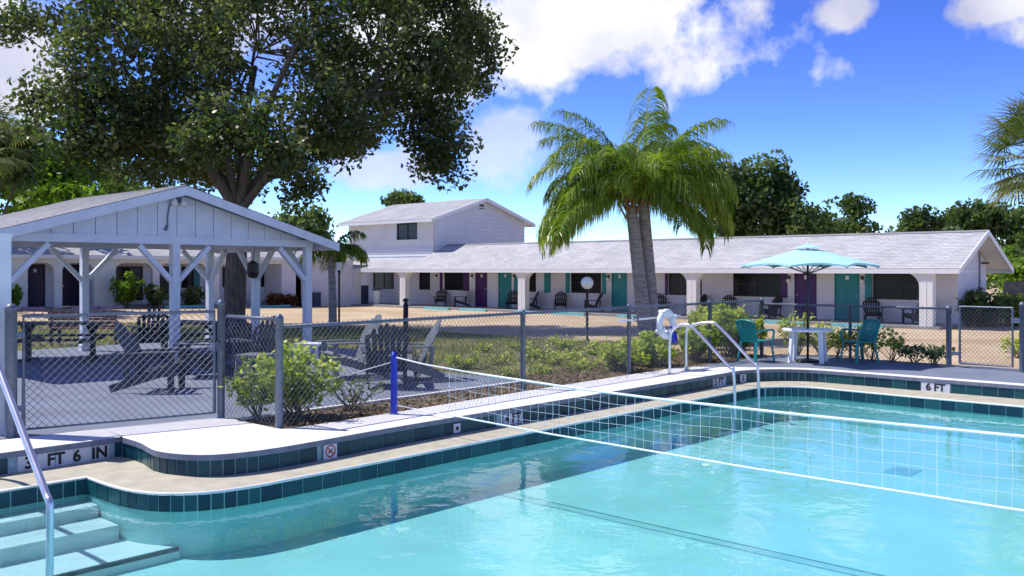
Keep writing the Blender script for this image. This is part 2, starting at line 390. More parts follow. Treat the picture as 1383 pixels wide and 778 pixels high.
def sheet(name, poly, m, dz, step=.6):
    x0, x1 = min(p[0] for p in poly), max(p[0] for p in poly); y0, y1 = min(p[1] for p in poly), max(p[1] for p in poly)
    me = bpy.data.meshes.new(name); bm = bmesh.new()
    vs = [bm.verts.new((p[0], p[1], 0)) for p in poly]; bm.faces.new(vs)
    for ax, a, b in ((0, x0, x1), (1, y0, y1)):
        for c in np.arange(math.ceil(a/step)*step, b, step):
            no = (1,0,0) if ax == 0 else (0,1,0); co = (c,0,0) if ax == 0 else (0,c,0)
            bmesh.ops.bisect_plane(bm, geom=bm.verts[:]+bm.edges[:]+bm.faces[:], plane_co=co, plane_no=no)
    for v in bm.verts: v.co.z = gz(v.co.x, v.co.y)+dz
    bmesh.ops.recalc_face_normals(bm, faces=bm.faces)
    if sum(f.normal.z for f in bm.faces) < 0: bmesh.ops.reverse_faces(bm, faces=bm.faces)
    bm.to_mesh(me); bm.free(); me.materials.append(m); o = link(name, me); o['kind'] = 'structure'; return o
sheet('lawn', LAWN, M['lawn'], .006, 1.25)
BED = [(5.99, 8.9), (15.0, 9.0), (18.25, 9.2), (18.25, 10.3), (17.5, 11.2), (11.35, 10.6), (11.35, 9.98), (5.99, 10.05)]
sheet('planting_bed', BED, M['mulch'], .018, 1.0)
SLAB = [(-6, 10.55), (6.0, 10.05), (11.3, 10.0), (11.3, 12.6), (13.2, 14.5), (13.2, 22.2), (-6, 22.2)]
s_ = MB(); s_.prism([(x, y, -.12) for x, y in SLAB], (0, 0, .115)); struct('patio_slab', s_, M['slab'])
e_ = MB()                                               # pale slab edge strip along the bed
e_.box((6.05, 9.93, -.05), (11.3, 9.998, .012)); struct('patio_edging', e_, M['coping'])
GD = [(16.15, -9), (18.75, -9), (18.75, 9.15), (15.1, 9.2), (15.1, 8.45), (15.6, 8.05), (15.98, 7.55), (16.15, 7.0)]
s_ = MB(); s_.prism([(x, y, -.12) for x, y in GD], (0, 0, .116)); struct('pool_deck', s_, M['deck'])

# ------------------------------------------------------------------ pool
ZC, ZL, ZW, ZF = 0.006, -.22, -.365, -.80
pair = [((3.9,9.2),(4.55,9.85),(4.55,10.52)), ((3.9,8.75),(4.53,9.35),(5.2,10.38)), ((3.93,8.38),(4.44,8.85),(5.94,10.2)), ((4.03,8.08),(4.5,8.52),(5.97,9.8)),
        ((4.2,7.87),(4.66,8.27),(5.97,9.4)), ((4.45,7.72),(4.92,8.14),(5.97,9.05)), ((4.8,7.65),(5.25,8.085),(6.02,8.95)), ((5.2,7.64),(5.6,8.08),(6.3,8.93)),
        ((7,7.64),(7.2,8.15),(7.3,8.95)), ((10,7.64),(10.2,8.15),(10.2,9.1)), ((13,7.65),(13.2,8.15),(13.2,9.22)), ((14.4,7.65),(14.8,8.15),(14.8,9.25))]
for k in range(1, 8):
    a = R_(90-90*k/7)
    pair.append(((14.45+.9*math.cos(a), 6.75+.9*math.sin(a)), (14.8+1.2*math.cos(a), 6.95+1.2*math.sin(a)),
                 (14.8+1.48*math.cos(a)+.0, 6.95+(2.3-.82*min(1, k/3))*math.sin(a)+0)))
pair += [((15.3,3.5),(16.0,3.5),(16.28,3.5))]
cs = [smoothpath([(*p[i],0) for p in pair[:-1]], 5) for i in range(3)]
Wl = [Vector((1.5,9.2,0))]+cs[0]+[Vector((15.3,y,0)) for y in (5.5,3.5,1.5,.7)]
Cl = [Vector((1.0,9.85,0))]+cs[1]+[Vector((16.0,y,0)) for y in (5.5,3.5,1.5,.35)]
Ol = [Vector((1.0,10.72,0))]+cs[2]+[Vector((16.28,y,0)) for y in (5.5,3.5,1.5,.1)]
Wc = Wl+[Vector((1.5,.7,0))]; Cc = Cl+[Vector((1.0,.35,0))]; Oc = Ol+[Vector((-.6,-1.2,0))]
def strip(A, za, B, zb, closed=True):
    m_ = MB(); n = len(A); m_.v = [(p.x,p.y,za) for p in A]+[(p.x,p.y,zb) for p in B]
    m_.f = [(i,(i+1)%n,n+(i+1)%n,n+i) for i in range(n if closed else n-1)]; return m_
walls = MB(); walls.add(*(lambda s: (s.v, s.f))(strip(Wc, ZL-.001, Wc, ZF-.05))); pool = struct('pool_basin', walls, M['plaster'])
fl = MB(); fl.add([(p.x,p.y,ZF) for p in Wc], [tuple(range(len(Wc)))]); struct('pool_floor', fl, M['plaster'], pool)
wat = MB(); wat.add([(p.x,p.y,ZW) for p in Wc], [tuple(range(len(Wc)))]); wo_ = struct('pool_water', wat, M['water'])
if wo_.data.polygons[0].normal.z < 0: wo_.data.flip_normals()
led = strip(Wc, ZL, Cc, ZL+.012); struct('gutter_ledge', led, M['ledge'], pool)
lip = MB()                                               # rounded pale nose of the ledge
lip.tube([(p.x,p.y,ZL-.012) for p in Wl], .016, 6); lo = lip.build('ledge_nose', M['coping'], pool, smooth=True)
cw = strip(Cc, ZC, Cc, ZL-.02); struct('upper_band', cw, M['grout'], pool)
cp = strip(Cc, ZC, Oc, ZC); 
def offs(P, d):                                          # offset polyline towards the water
    out = []
    for i, p in enumerate(P):
        t = (P[min(i+1,len(P)-1)]-P[max(i-1,0)]).normalized(); out.append(p+Vector((t.y,-t.x,0))*d)
    return out
nose = offs(Cl, .022)
cop = MB(); a_ = strip(Ol, ZC, nose, ZC, False); cop.add(a_.v, a_.f); a_ = strip(Ol, ZC, Ol, -.1, False); cop.add(a_.v, a_.f)
cop.box((-9, 10.0, -.1), (1.0, 10.72, ZC)); cop.box((-9, -9, -.1), (.95, 10.0, ZC)); cop.box((.95, -9, -.1), (16.28, .35, ZC))
struct('pool_coping', cop, M['coping'])
ce = MB(); a_ = strip(nose, ZC-.0005, nose, -.052, False); ce.add(a_.v, a_.f); a_ = strip(nose, -.052, Cl, -.052, False); ce.add(a_.v, a_.f)
ce.build('coping_edge', M['coping_edge'], pool)
def tiles(P, z0, z1, pitch, s0, s1, skip, name='tile'):
    """square-edged tiles set proud of the grout along polyline P"""
    cum = [0.0]
    for a, b in zip(P, P[1:]): cum.append(cum[-1]+(b-a).length)
    def at(s):
        for i in range(len(P)-1):
            if s <= cum[i+1] or i == len(P)-2:
                t = (P[i+1]-P[i]).normalized(); return P[i]+t*(s-cum[i]), t
    cache = {}
    s = s0; k = 0
    while s < min(s1, cum[-1]-.05):
        p, t = at(s); p2, t2 = at(s+pitch); w = pitch if t.dot(t2) > .995 else pitch*.5
        pm, tm = at(s+w/2)
        if not skip(pm):
            key = round(w, 3)
            if key not in cache:
                b = MB(); h = z1-z0; ww = w-.012
                b.box((-ww/2, -.006, -h/2), (ww/2, .008, h/2)); me = b.mesh(name, M['tile'])
                bm = bmesh.new(); bm.from_mesh(me); bmesh.ops.bevel(bm, geom=[e for e in bm.edges if all(v.co.y > 0 for v in e.verts)], offset=.004, segments=1); bm.to_mesh(me); bm.free()
                cache[key] = me
            n = Vector((tm.y, -tm.x, 0))
            o = link(name, cache[key], pool, loc=(pm.x, pm.y, (z0+z1)/2), rot=(random.uniform(-.012,.012), 0, math.atan2(n.y, n.x)-math.pi/2+random.uniform(-.01,.01)))
        s += w; k += 1
    return at, cum
PL = []                                                  # depth plates: keep tiles clear of them
def plate_spot(px, py): return gp(px, py, -.12)
plates = [('3   FT 6 IN', (3.95, 9.85), 0, .92, .158), ('4 FT', (8.95, 8.15), 0, .36, .14), ('5 FT', (14.25, 8.15), 0, .38, .14), ('6 FT', (16.0, 5.12), 1, .46, .15), ('', (5.98, 8.078), 0, .17, .165), ('o', (7.93, 8.15), 0, .11, .11), ('5', (15.05, 8.12), 2, .14, .14)]
def skipC(p):
    return any(abs((p.x-q[1][0]) if q[2] != 1 else (p.y-q[1][1])) < q[3]/2+.05 and abs((p.y-q[1][1]) if q[2] != 1 else (p.x-q[1][0])) < .15 for q in plates if q[0] not in ('o', '5'))
tiles(Cl, -.214, -.056, .235, .06, 99, skipC)
tiles(Wl, -.392, -.236, .235, .06, 99, lambda p: False)
for s, (x, y), ax, w, h in plates:
    n = Vector((0,-1,0)) if ax == 0 else (Vector((-1,0,0)) if ax == 1 else Vector((-.3,-.95,0)).normalized())
    t = Vector((0,0,1)).cross(n)*1.0
    Mx = Matrix(((t.x, 0, n.x, x+n.x*.004), (t.y, 0, n.y, y+n.y*.004), (0, 1, 0, -.136), (0,0,0,1)))
    zz = -.127; b = MB()
    if s[:1] == '3': 
        for i in range(5): b.box((-w/2+i*w/5+.004, -h/2, -.004), (-w/2+(i+1)*w/5-.004, h/2, .010))
    elif s == '6 FT' or s == '4 FT' or s == '5 FT':
        for i in range(2): b.box((-w/2+i*w/2+.003, -h/2, -.004), (-w/2+(i+1)*w/2-.003, h/2, .010))
    else: b.box((-w/2, -h/2, -.004), (w/2, h/2, .012))
    me = b.mesh('depth_marker', M['plate']); me.transform(Mx); o = link('depth_marker' if s else 'warning_tile', me, pool)
    if s == '': 
        r = MB(); r.lathe([(.066, 0), (.066, .003), (.052, .003), (.052, 0)], n=24); me = r.mesh('ring', M['red']); me.transform(Mx @ Matrix.Translation((0,.012,.0125))); link('red_ring', me, o)
        r = MB(); r.bar((-.042,.054,.002), (.042,-.030,.002), .014, .003, (0,0,1)); me = r.mesh('slash', M['red']); me.transform(Mx @ Matrix.Translation((0,0,.0125))); link('red_slash', me, o)
        r = MB(); r.bar((-.03,-.005,.001), (.022,.03,.001), .016, .002); r.bar((-.005,.01,.001), (.03,-.012,.001), .011, .002); me = r.mesh('diver', M['txt']); me.transform(Mx @ Matrix.Translation((0,0,.0125))); link('diver_symbol', me, o)
        text_mesh('NO DIVING', .026, M['txt'], o, Mx @ Matrix.Translation((0,-.078,.0128)))
    elif s == 'o':
        r = MB(); r.box((-.022,-.022,0), (.022,.022,.003)); me = r.mesh('mark', M['txt']); me.transform(Mx @ Matrix.Translation((0,0,.0125))); link('printed_mark', me, o)
    elif s[:1] == '3':
        for s1, dx in (('3',-.353),('FT',-.09),('6',.12),('IN',.357)): text_mesh(s1, .165, M['txt'], o, Mx @ Matrix.Translation((dx,0,.0128)), .036)
    else: text_mesh(s, .165 if s != '5' else .13, M['txt'], o, Mx @ Matrix.Translation((0,0,.0128)), .034)
# entry steps under water
st = MB()
for z, y in ((-.45, 8.9), (-.56, 8.47), (-.70, 7.85)): st.box((1.5, y, ZF-.01), (3.885+max(0, 8.4-y)*.5, 9.19+z*.002, z))
struct('pool_steps', st, M['step'], pool)
sp = MB(); sp.box((1.5, 7.844, -.732), (4.15, 7.88, -.697)); sp.build('step_edge_tile', M['tile'], pool)
dr = MB(); dr.box((12.0,4.15,ZF), (12.45,4.5,ZF+.006)); dr.build('floor_drain', M['drain'], pool)

# ------------------------------------------------------------------ pool handrails
def rail(name, label, pts, r, group=None, feet=()):
    root = thing(name, label, 'handrail', pts[0], 0, group, True)
    b = MB(); b.tube(smoothpath(pts, 5), r, 10); b.build('tube', M['steel'], root, smooth=True)
    for f_ in feet:
        e = MB(); e.lathe([(r, .02), (r*2.1, .012), (r*2.3, 0)], f_, 14); e.build('escutcheon', M['steel'], root, smooth=True)
    return root
rail('entry_handrail', 'stainless handrail sloping down into the pool over the entry steps', [(2.93,10.3,.005),(2.93,10.3,.9),(2.93,10.22,1.12),(2.93,10.0,1.2),(2.93,9.1,1.2),(2.93,8.86,1.12),(2.93,8.74,1.0),(2.93,7.95,.29),(2.93,7.66,.03),(2.93,7.58,-.1),(2.93,7.6,-.80)], .03, feet=((2.93,10.3,.006),))
for X, foot, lab in ((13.6, 8.72, 'stainless ladder rail, the one beside the 5 FT depth marker'), (14.42, 8.9, 'stainless ladder rail closer to the rounded far pool corner')):
    rail('ladder_rail', lab, [(X,foot,.005),(X,foot,.55),(X,foot-.06,.78),(X,8.42,.88),(X,8.2,.78),(X,7.6,.24),(X,7.5,.12),(X,7.47,-.7)], .026, 'ladder rails at the deep end', ((X,foot,.006),))

# ------------------------------------------------------------------ volleyball net
NX = 7.54
YT = [(8.86,.72),(8.3,.665),(7.4,.62),(6.0,.575),(5.0,.56),(3.5,.56),(1.8,.58),(.8,.63),(.1,.72)]
YB = [(8.86,.12),(7.9,.10),(6.3,.06),(4,.035),(1.8,.036),(.1,.10)]
def ip(T, y):
    for (a, za), (b, zb) in zip(T, T[1:]):
        if b <= y <= a: return za+(zb-za)*(a-y)/(a-b)
    return T[-1][1]
for y, lab in ((8.86, 'blue net post standing on the white coping by the patio bed'), (.1, 'blue net post on the deck side away from the motel')):
    r = thing('net_post', lab, 'post', (NX, y, ZC), 0, 'volleyball net posts', True)
    b = MB(); b.lathe([(.042,0),(.042,.70),(.038,.745),(.030,.748),(.030,.775),(.0,.78)], (NX,y,ZC), 16); b.build('tube', M['blue'], r, smooth=True)
    b = MB(); b.lathe([(.06,.012),(.065,0)], (NX,y,ZC), 16); b.lathe([(0,.012),(.06,.012)], (NX,y,ZC), 16); b.build('base_plate', M['steel'], r)
net = thing('volleyball_net', 'white volleyball net strung low across the pool between blue posts', 'net', (NX, 8.8, .1), 0, None, True)
yy = np.linspace(8.84, .12, 60)
b = MB(); b.tube([(NX,y,ip(YT,y)) for y in yy], [.009 if y > 7.5 else .0135 for y in yy], 6); b.build('top_cord', M['netw'], net)
b = MB(); b.tube([(NX,y,ip(YB,y)) for y in yy], [.005 if y > 7.9 else .0105 for y in yy], 6); b.build('bottom_cord', M['netw'], net)
b = MB(); ys_ = np.arange(.3, 7.9, .105)
for y in ys_: b.tube([(NX+random.uniform(-.01,.01),y,ip(YB,y)), (NX+random.uniform(-.02,.02),y+random.uniform(-.01,.01),(ip(YB,y)+ip(YT,y))/2), (NX,y,ip(YT,y))], .002, 3, False)
for k in range(1, 5): b.tube([(NX+.012*math.sin(y*3+k),y,ip(YB,y)+(ip(YT,y)-ip(YB,y))*k/5+.008*math.sin(y*7+k)) for y in np.linspace(.3, 7.9, 60)], .002, 3, False)
tag(b.build('mesh_strands', M['netw'], net, fix=False), kind='stuff')
b = MB(); pr_ = gp(490, 562); b.tube(smoothpath([(NX,8.87,.66),(NX-.35,9.3,.5),(NX-.75,9.62,.38),(NX-1.0,9.75,.36)],4), .006, 5); b.build('guy_rope', M['netw'], net)

# ------------------------------------------------------------------ chain-link fences
def clip_diag(Lg, H, c, sgn):
    # line: z = sgn*(s-c); clip to 0<=s<=Lg, 0<=z<=H
    pts = []
    s0, s1 = (c, c+H) if sgn > 0 else (c-H, c)
    s0c, s1c = max(0, s0), min(Lg, s1)
    if s1c-s0c < .01: return None
    return (s0c, sgn*(s0c-c)), (s1c, sgn*(s1c-c))
def link_mesh(P, Q, z0, H, pitch, r, root, bow=0):
    P, Q = Vector((*P, 0)), Vector((*Q, 0)); Lg = (Q-P).length; t = (Q-P)/Lg; n = Vector((-t.y, t.x, 0)); b = MB()
    for sgn in (1, -1):
        c = -H if sgn > 0 else 0
        while c < Lg+H:
            seg = clip_diag(Lg, H, c, sgn)
            if seg:
                (a, za), (e, ze) = seg; o_ = n*(.003*sgn)
                b.tube([P+t*a+o_+Vector((0,0,z0+za)), P+t*e+o_+Vector((0,0,z0+ze))], r, 3, False)
            c += pitch
    return tag(b.build('chain_link', M['wire'], root, fix=False), kind='stuff')
def post(b, x, y, z0, h, r):
    b.lathe([(r,0),(r,h-.03),(r*1.15,h-.03),(r*1.1,h),(r*.6,h+.035),(0,h+.045)], (x,y,z0), 12)
def fence_run(name, label, pts, H, posts, r=.033, pitch=.078, bottom=False, bar_ties=False):
    root = thing(name, label, 'fence', (pts[0][0], pts[0][1], -.03), 0, None, True)
    for x, y, rr in posts:
        b = MB(); post(b, x, y, min(0, gz(x,y)), H+.06, rr); b.build('post', M['galv'], root, smooth=True)
    for P, Q in zip(pts, pts[1:]):
        b = MB(); b.tube([(P[0],P[1],H),(Q[0],Q[1],H)], .021, 8); b.build('top_rail', M['galv'], root, smooth=True)
        if bottom: b = MB(); b.tube([(P[0],P[1],.09),(Q[0],Q[1],.09)], .018, 8); b.build('bottom_rail', M['galv'], root, smooth=True)
        link_mesh(P, Q, .02, H+.01, pitch, .0026, root)
        # twisted tips above the rail
        b = MB(); Lg = math.dist(P, Q)
        for s in np.arange(pitch, Lg, pitch):
            x, y = P[0]+(Q[0]-P[0])*s/Lg, P[1]+(Q[1]-P[1])*s/Lg; b.tube([(x,y,H),(x,y,H+.04)], .003, 3)
        tag(b.build('wire_tips', M['wire'], root, fix=False), kind='stuff')
    return root
# patio gate with its two posts
GL, GR, GC = (3.74,10.72), (5.95,10.22), (6.02,9.08)
gr = thing('patio_gate', 'slate chain-link double gate closing the patio off from the white coping', 'gate', (*GL,0), 0, None, True)
for (x, y), rr in ((GL,.062),(GR,.045)):
    b = MB(); post(b, x, y, 0, 1.40, rr); b.build('post', M['galv'], gr, smooth=True)
tv = (Vector(GR)-Vector(GL)).normalized(); a0 = Vector(GL)+tv*.12; a1 = Vector(GR)-tv*.08
b = MB(); b.tube([(a0.x,a0.y,.07),(a0.x,a0.y,1.30),(a1.x,a1.y,1.30),(a1.x,a1.y,.07)], .022, 8); b.tube([(a0.x,a0.y,.07),(a1.x,a1.y,.07)], .012, 8); b.build('gate_frame', M['galv'], gr)
link_mesh((a0.x,a0.y),(a1.x,a1.y), .06, 1.25, .085, .0034, gr)
for z in (.3, 1.1):
    b = MB(); b.box((a0.x-.1,a0.y-.02,z-.03),(a0.x+.01,a0.y+.03,z+.03)); b.build('hinge', M['galv'], gr)
b = MB(); b.box((a1.x-.03,a1.y-.06,.82),(a1.x+.07,a1.y+.05,.92)); b.build('latch', M['galv'], gr)
b = MB()
for s in np.arange(.1, 2.1, .085): b.tube([(a0.x+tv.x*s,a0.y+tv.y*s,1.3),(a0.x+tv.x*s,a0.y+tv.y*s,1.345)], .006, 3)
tag(b.build('wire_tips', M['wire'], gr, fix=False), kind='stuff')
fence_run('chain_link_fence', 'short slate chain-link panel between patio gate and bed, end-on to the pool', [(5.97,10.16),GC], 1.24, [(*GC,.045)])
r = fence_run('chain_link_fence', 'long slate chain-link fence along the bed beside the pool coping', [GC,(10.45,9.3),(13.3,9.36),(16.1,9.4),(18.3,9.42)], 1.15, [(10.45,9.3,.04),(13.3,9.36,.036),(16.1,9.4,.036),(18.3,9.42,.04)])
fence_run('chain_link_fence', 'slate chain-link fence behind the umbrella table with loose shrubs', [(18.3,9.4),(18.32,7.5),(18.3,5.62)], 1.08, [(18.32,7.5,.03),(18.3,5.62,.05)])
gr = thing('pool_gate', 'narrow slate chain-link gate between two posts at the far deck', 'gate', (18.28,5.4,0), 0, None, True)
b = MB(); b.tube([(18.27,5.42,.08),(18.27,5.42,1.13),(18.22,4.52,1.13),(18.22,4.52,.08),(18.27,5.42,.08)], .024, 8); b.build('gate_frame', M['galv'], gr)
link_mesh((18.27,5.42),(18.22,4.52), .08, 1.05, .075, .003, gr)
b = MB(); post(b, 18.2, 4.36, 0, 1.2, .05); b.build('post', M['galv'], gr, smooth=True)
for z in (.25, .95):
    b = MB(); b.box((18.25,5.42,z-.03),(18.31,5.57,z+.03)); b.build('hinge', M['galv'], gr)
b = MB(); b.box((18.16,4.36,.86),(18.27,4.53,.95)); b.build('latch', M['galv'], gr)
fence_run('chain_link_fence', 'slate chain-link fence running on past the narrow pool gate', [(18.2,4.3),(18.2,1.5),(18.2,-3)], 1.08, [(18.2,1.5,.03)])
b = MB(); x, y = 3.76, 11.0
wp = thing('white_post', 'tall white square post right behind the patio gate post', 'post', (x,y,0), 0, None, True)
b.box((x-.09,y-.09,-.02),(x+.05,y+.09,2.16)); b.build('shaft', M['white_wood'], wp)
b = MB(); b.box((x-.10,y-.10,2.16),(x+.06,y+.10,2.20)); b.build('cap', M['white_wood'], wp)
# ------------------------------------------------------------------ roofs with stepped shingle courses
def roof_plane(name, m, parent, A, B, C, D, expo=.145, th=.012):
    """A-B eave edge, D-C ridge edge: courses of shingles from eave to ridge, each lapped over the one below"""
    A, B, C, D = map(Vector, (A, B, C, D)); n = max(1, int((D-A).length/expo)); nr = (B-A).cross(D-A).normalized()
    if nr.z < 0: nr = -nr
    mb = MB(); uv = []
    for i in range(n):
        t0, t1 = i/n, min(1, (i+1.25)/n)
        p = [A.lerp(D,t0)+nr*th, B.lerp(C,t0)+nr*th, B.lerp(C,t1)+nr*.002, A.lerp(D,t1)+nr*.002, A.lerp(D,t0), B.lerp(C,t0)]
        mb.add(p, [(0,1,2,3),(4,5,1,0)])
        Lg = (B-A).length; s = (i*.15)
        q = [(0,i*.145+.003),(Lg,i*.145+.003),(Lg,i*.145+.142),(0,i*.145+.142)]
        uv += q+[(0,i*.145+.003),(Lg,i*.145+.003),(Lg,i*.145+.003),(0,i*.145+.003)]
    me = mb.mesh(name, m); l = me.uv_layers.new(name='UVMap')
    for k, u in enumerate(uv): l.data[k].uv = u
    if parent is not None: me.transform(Matrix.Translation(-ORG.get(parent.name, Vector())))
    return tag(link(name, me, parent), kind='stuff')

# ------------------------------------------------------------------ picnic pavilion
GX0, GX1, GY0, GY1 = 5.80, 11.95, 16.95, 21.05; GXC = (GX0+GX1)/2; ZB = 2.30
gz_ = thing('picnic_pavilion', 'white open pavilion with board gable and shingle roof over the patio', 'pavilion', (GXC, (GY0+GY1)/2, 0), 0, None, True)
def post_w(x, y):
    b = MB(); b.box((x-.075,y-.075,0),(x+.075,y+.075,ZB)); o = b.build('post', M['white_wood'], gz_)
    b = MB(); b.box((x-.095,y-.095,.0),(x+.095,y+.095,.14)); b.build('post_base', M['white_wood'], o)
    return o
cols = [(x, y) for x in (GX0, GXC, GX1) for y in (GY0, GY1)]+[(GX0, (GY0+GY1)/2), (GX1, (GY0+GY1)/2)]
for x, y in cols:
    post_w(x, y)
    for dx in (-1, 1):
        if GX0-.1 < x+dx*.5 < GX1+.1 and y in (GY0, GY1):
            b = MB(); b.bar((x+dx*.06,y,ZB-.72),(x+dx*.72,y,ZB-.03), .09, .10, (0,1,0)); b.build('brace', M['white_wood'], gz_)
    for dy in (-1, 1):
        if GY0-.1 < y+dy*.5 < GY1+.1 and x != GXC:
            b = MB(); b.bar((x,y+dy*.06,ZB-.72),(x,y+dy*.72,ZB-.03), .09, .10, (1,0,0)); b.build('brace', M['white_wood'], gz_)
for y in (GY0, GY1):
    b = MB(); b.box((GX0-.1,y-.085,ZB+.001),(GX1+.1,y+.085,ZB+.15)); b.build('tie_beam', M['white_wood'], gz_)
for x in (GX0, GX1):
    b = MB(); b.box((x-.07,GY0+.09,ZB+.003),(x+.07,GY1-.09,ZB+.145)); b.build('side_beam', M['white_wood'], gz_)
OV, OVY = .52, .45; SL = .285; ZE = ZB+.14; ZR = ZE+SL*(GX1-GX0)/2
def zr(x): return ZR-SL*abs(x-GXC)
# gable boards, each one of its own, with recessed joints
for yb, s in ((GY0, -1), (GY1, 1)):
    bb = MB(); bb.prism([(GX0-.05,yb,ZB+.1),(GX1+.05,yb,ZB+.1),(GXC,yb,ZR)], (0,-s*.02,0)); bb.build('gable_backing', M['frame'], gz_)
    k = 0; x = GX0-.03
    while x < GX1:
        x1 = min(x+.392, GX1+.03); xa, xb = x+.006, x1-.006
        poly = [(xa,yb+s*.002,ZB+.15),(xb,yb+s*.002,ZB+.15),(xb,yb+s*.002,zr(xb)-.02)]
        if xa < GXC < xb: poly.append((GXC,yb+s*.002,ZR-.02))
        poly.append((xa,yb+s*.002,max(ZB+.15,zr(xa)-.02)))
        b = MB(); b.prism(poly, (0,s*(.02+random.uniform(0,.004)),0)); b.build('gable_board', M['white_wood'], gz_); x = x1
YF, YB_ = GY0-OVY, GY1+OVY
for sg in (-1, 1):
    xe = GXC+sg*((GX1-GX0)/2+OV); ze = ZR-SL*((GX1-GX0)/2+OV)+.06; zt = ZR+.06
    roof_plane('shingles', M['shingle_g'], gz_, (xe+sg*.03,YF-.02,ze+.028), (xe+sg*.03,YB_+.02,ze+.028), (GXC,YB_+.02,zt+.04), (GXC,YF-.02,zt+.04))
    b = MB(); b.prism([(xe,YF+.03,ze-.01),(GXC,YF+.03,zt-.01),(GXC,YF+.03,zt+.03),(xe,YF+.03,ze+.03)], (0,YB_-YF-.06,0)); b.build('roof_deck', M['white_wood'], gz_)
    for yb in (YF, YB_):
        b = MB(); b.prism([(xe,yb-.015,ze-.14),(GXC,yb-.015,zt-.14),(GXC,yb-.015,zt+.035),(xe,yb-.015,ze+.035)], (0,.035,0)); b.build('barge_board', M['white_wood'], gz_)
    b = MB(); b.box((xe-.02,YF+.03,ze-.11),(xe+.02,YB_-.03,ze+.02)); b.build('fascia', M['white_wood'], gz_)
    for y in np.arange(GY0+.5, GY1-.2, .61):
        b = MB(); b.bar((xe-sg*.04,y,ze-.07),(GXC,y,zt-.075), .045, .11, (0,1,0)); b.build('rafter', M['white_wood'], gz_)
b = MB(); b.prism([(GXC-.16,YF-.02,ZR+.055),(GXC,YF-.02,ZR+.118),(GXC+.16,YF-.02,ZR+.055),(GXC,YF-.02,ZR+.10)], (0,YB_-YF+.04,0)); b.build('ridge_cap', M['shingle_g'], gz_)
# floodlight and its conduit on the gable
fl_ = thing('floodlight', 'twin floodlight with conduit on the pavilion gable', 'light', (GXC+.05, GY0-.03, ZR-.25), 0, None, True)
for dx in (-.07, .12):
    b = MB(); b.lathe([(.02,.1),(.06,.03),(.065,-.05),(0,-.05)], (GXC+dx,GY0-.12,ZR-.22), 12); b.build('lamp_head', M['white_plastic'], fl_, smooth=True)
b = MB(); b.box((GXC-.03,GY0-.075,ZR-.2),(GXC+.09,GY0-.026,ZR-.1)); b.build('mount', M['galv'], fl_)
b = MB(); b.tube(smoothpath([(GXC-.02,GY0-.04,ZR-.2),(GXC-.12,GY0-.04,ZR-.27),(GXC-.16,GY0-.04,ZR-.45),(GXC-.17,GY0-.04,ZR-.68)],4), .014, 6); b.tube([(GXC-.17,GY0-.04,ZR-.66),(GXC-.22,GY0-.05,ZR-.75)], .03, 6); b.build('conduit', M['galv'], fl_)
hp = thing('hanging_lantern', 'dark lantern hanging inside the pavilion near its side post', 'lantern', (11.6,18.6,1.75), 0, None, True)
b = MB(); b.lathe([(.02,.27),(.13,.2),(.14,0),(.10,-.12),(0,-.14)], (11.6,18.55,1.75), 10); b.build('body', M['black'], hp)
b = MB(); b.tube([(11.6,18.55,2.0),(11.75,18.7,2.42)], .008, 5); b.build('chain', M['black'], hp)

# ------------------------------------------------------------------ motel
def wall_open(axis_, c0, c1, a0, a1, z0, z1, openings):
    """wall slab between c0..c1 (thickness), running a0..a1, with rectangular openings (a,b,zl,zh)"""
    A = sorted({a0, a1}|{o[0] for o in openings}|{o[1] for o in openings}); Z = sorted({z0, z1}|{o[2] for o in openings}|{o[3] for o in openings}); mb = MB()
    for i in range(len(A)-1):
        run = None
        for j in range(len(Z)-1):
            ac, zc = (A[i]+A[i+1])/2, (Z[j]+Z[j+1])/2
            solid = not any(o[0] < ac < o[1] and o[2] < zc < o[3] for o in openings)
            if solid:
                if run is None: run = [Z[j], Z[j+1]]
                else: run[1] = Z[j+1]
            if (not solid or j == len(Z)-2) and run:
                lo, hi = (c0, A[i], run[0]), (c1, A[i+1], run[1])
                if axis_ == 'x': lo, hi = (A[i], c0, run[0]), (A[i+1], c1, run[1])
                mb.box(lo, hi); run = None
    return mb
def P3(ax, a, c, z): return (c, a, z) if ax == 'y' else (a, c, z)
def bx(mb, ax, a0, a1, c0, c1, z0, z1):
    p, q = P3(ax, a0, c0, z0), P3(ax, a1, c1, z1); mb.box(tuple(map(min, p, q)), tuple(map(max, p, q))); return mb
def window(root, ax, c, s, a0, a1, z0, z1, sh=None, shmat=None, npane=2):
    """c: wall face, s: outward sign; frame > panes, mullions, sill"""
    w = bx(MB(), ax, a0, a1, c-s*.10, c-s*.14, z0, z1).build('window', M['curtain'], root)
    f_ = MB()
    for q in ((a0,a1,z0,z0+.05),(a0,a1,z1-.05,z1),(a0,a0+.05,z0+.05,z1-.05),(a1-.05,a1,z0+.05,z1-.05)): bx(f_, ax, q[0], q[1], c-s*.015, c-s*.09, q[2], q[3])
    f_.build('frame', M['frame'], w)
    for i in range(npane):
        b0, b1 = a0+.05+(a1-a0-.1)*i/npane, a0+.05+(a1-a0-.1)*(i+1)/npane
        for zz0, zz1 in ((z0+.05,(z0+z1)/2-.015),((z0+z1)/2+.015,z1-.05)):
            bx(MB(), ax, b0+.02, b1-.02, c-s*.055, c-s*.06, zz0, zz1).build('pane', M['darkglass'], w)
        if i: bx(MB(), ax, b0-.02, b0+.02, c-s*.02, c-s*.085, z0+.05, z1-.05).build('mullion', M['frame'], w)
    bx(MB(), ax, a0+.05, a1-.05, c-s*.03, c-s*.08, (z0+z1)/2-.015, (z0+z1)/2+.015).build('meeting_rail', M['frame'], w)
    bx(MB(), ax, a0-.06, a1+.06, c-s*.02, c+s*.07, z0-.07, z0-.003).build('sill', M['stucco'], w)
    return w
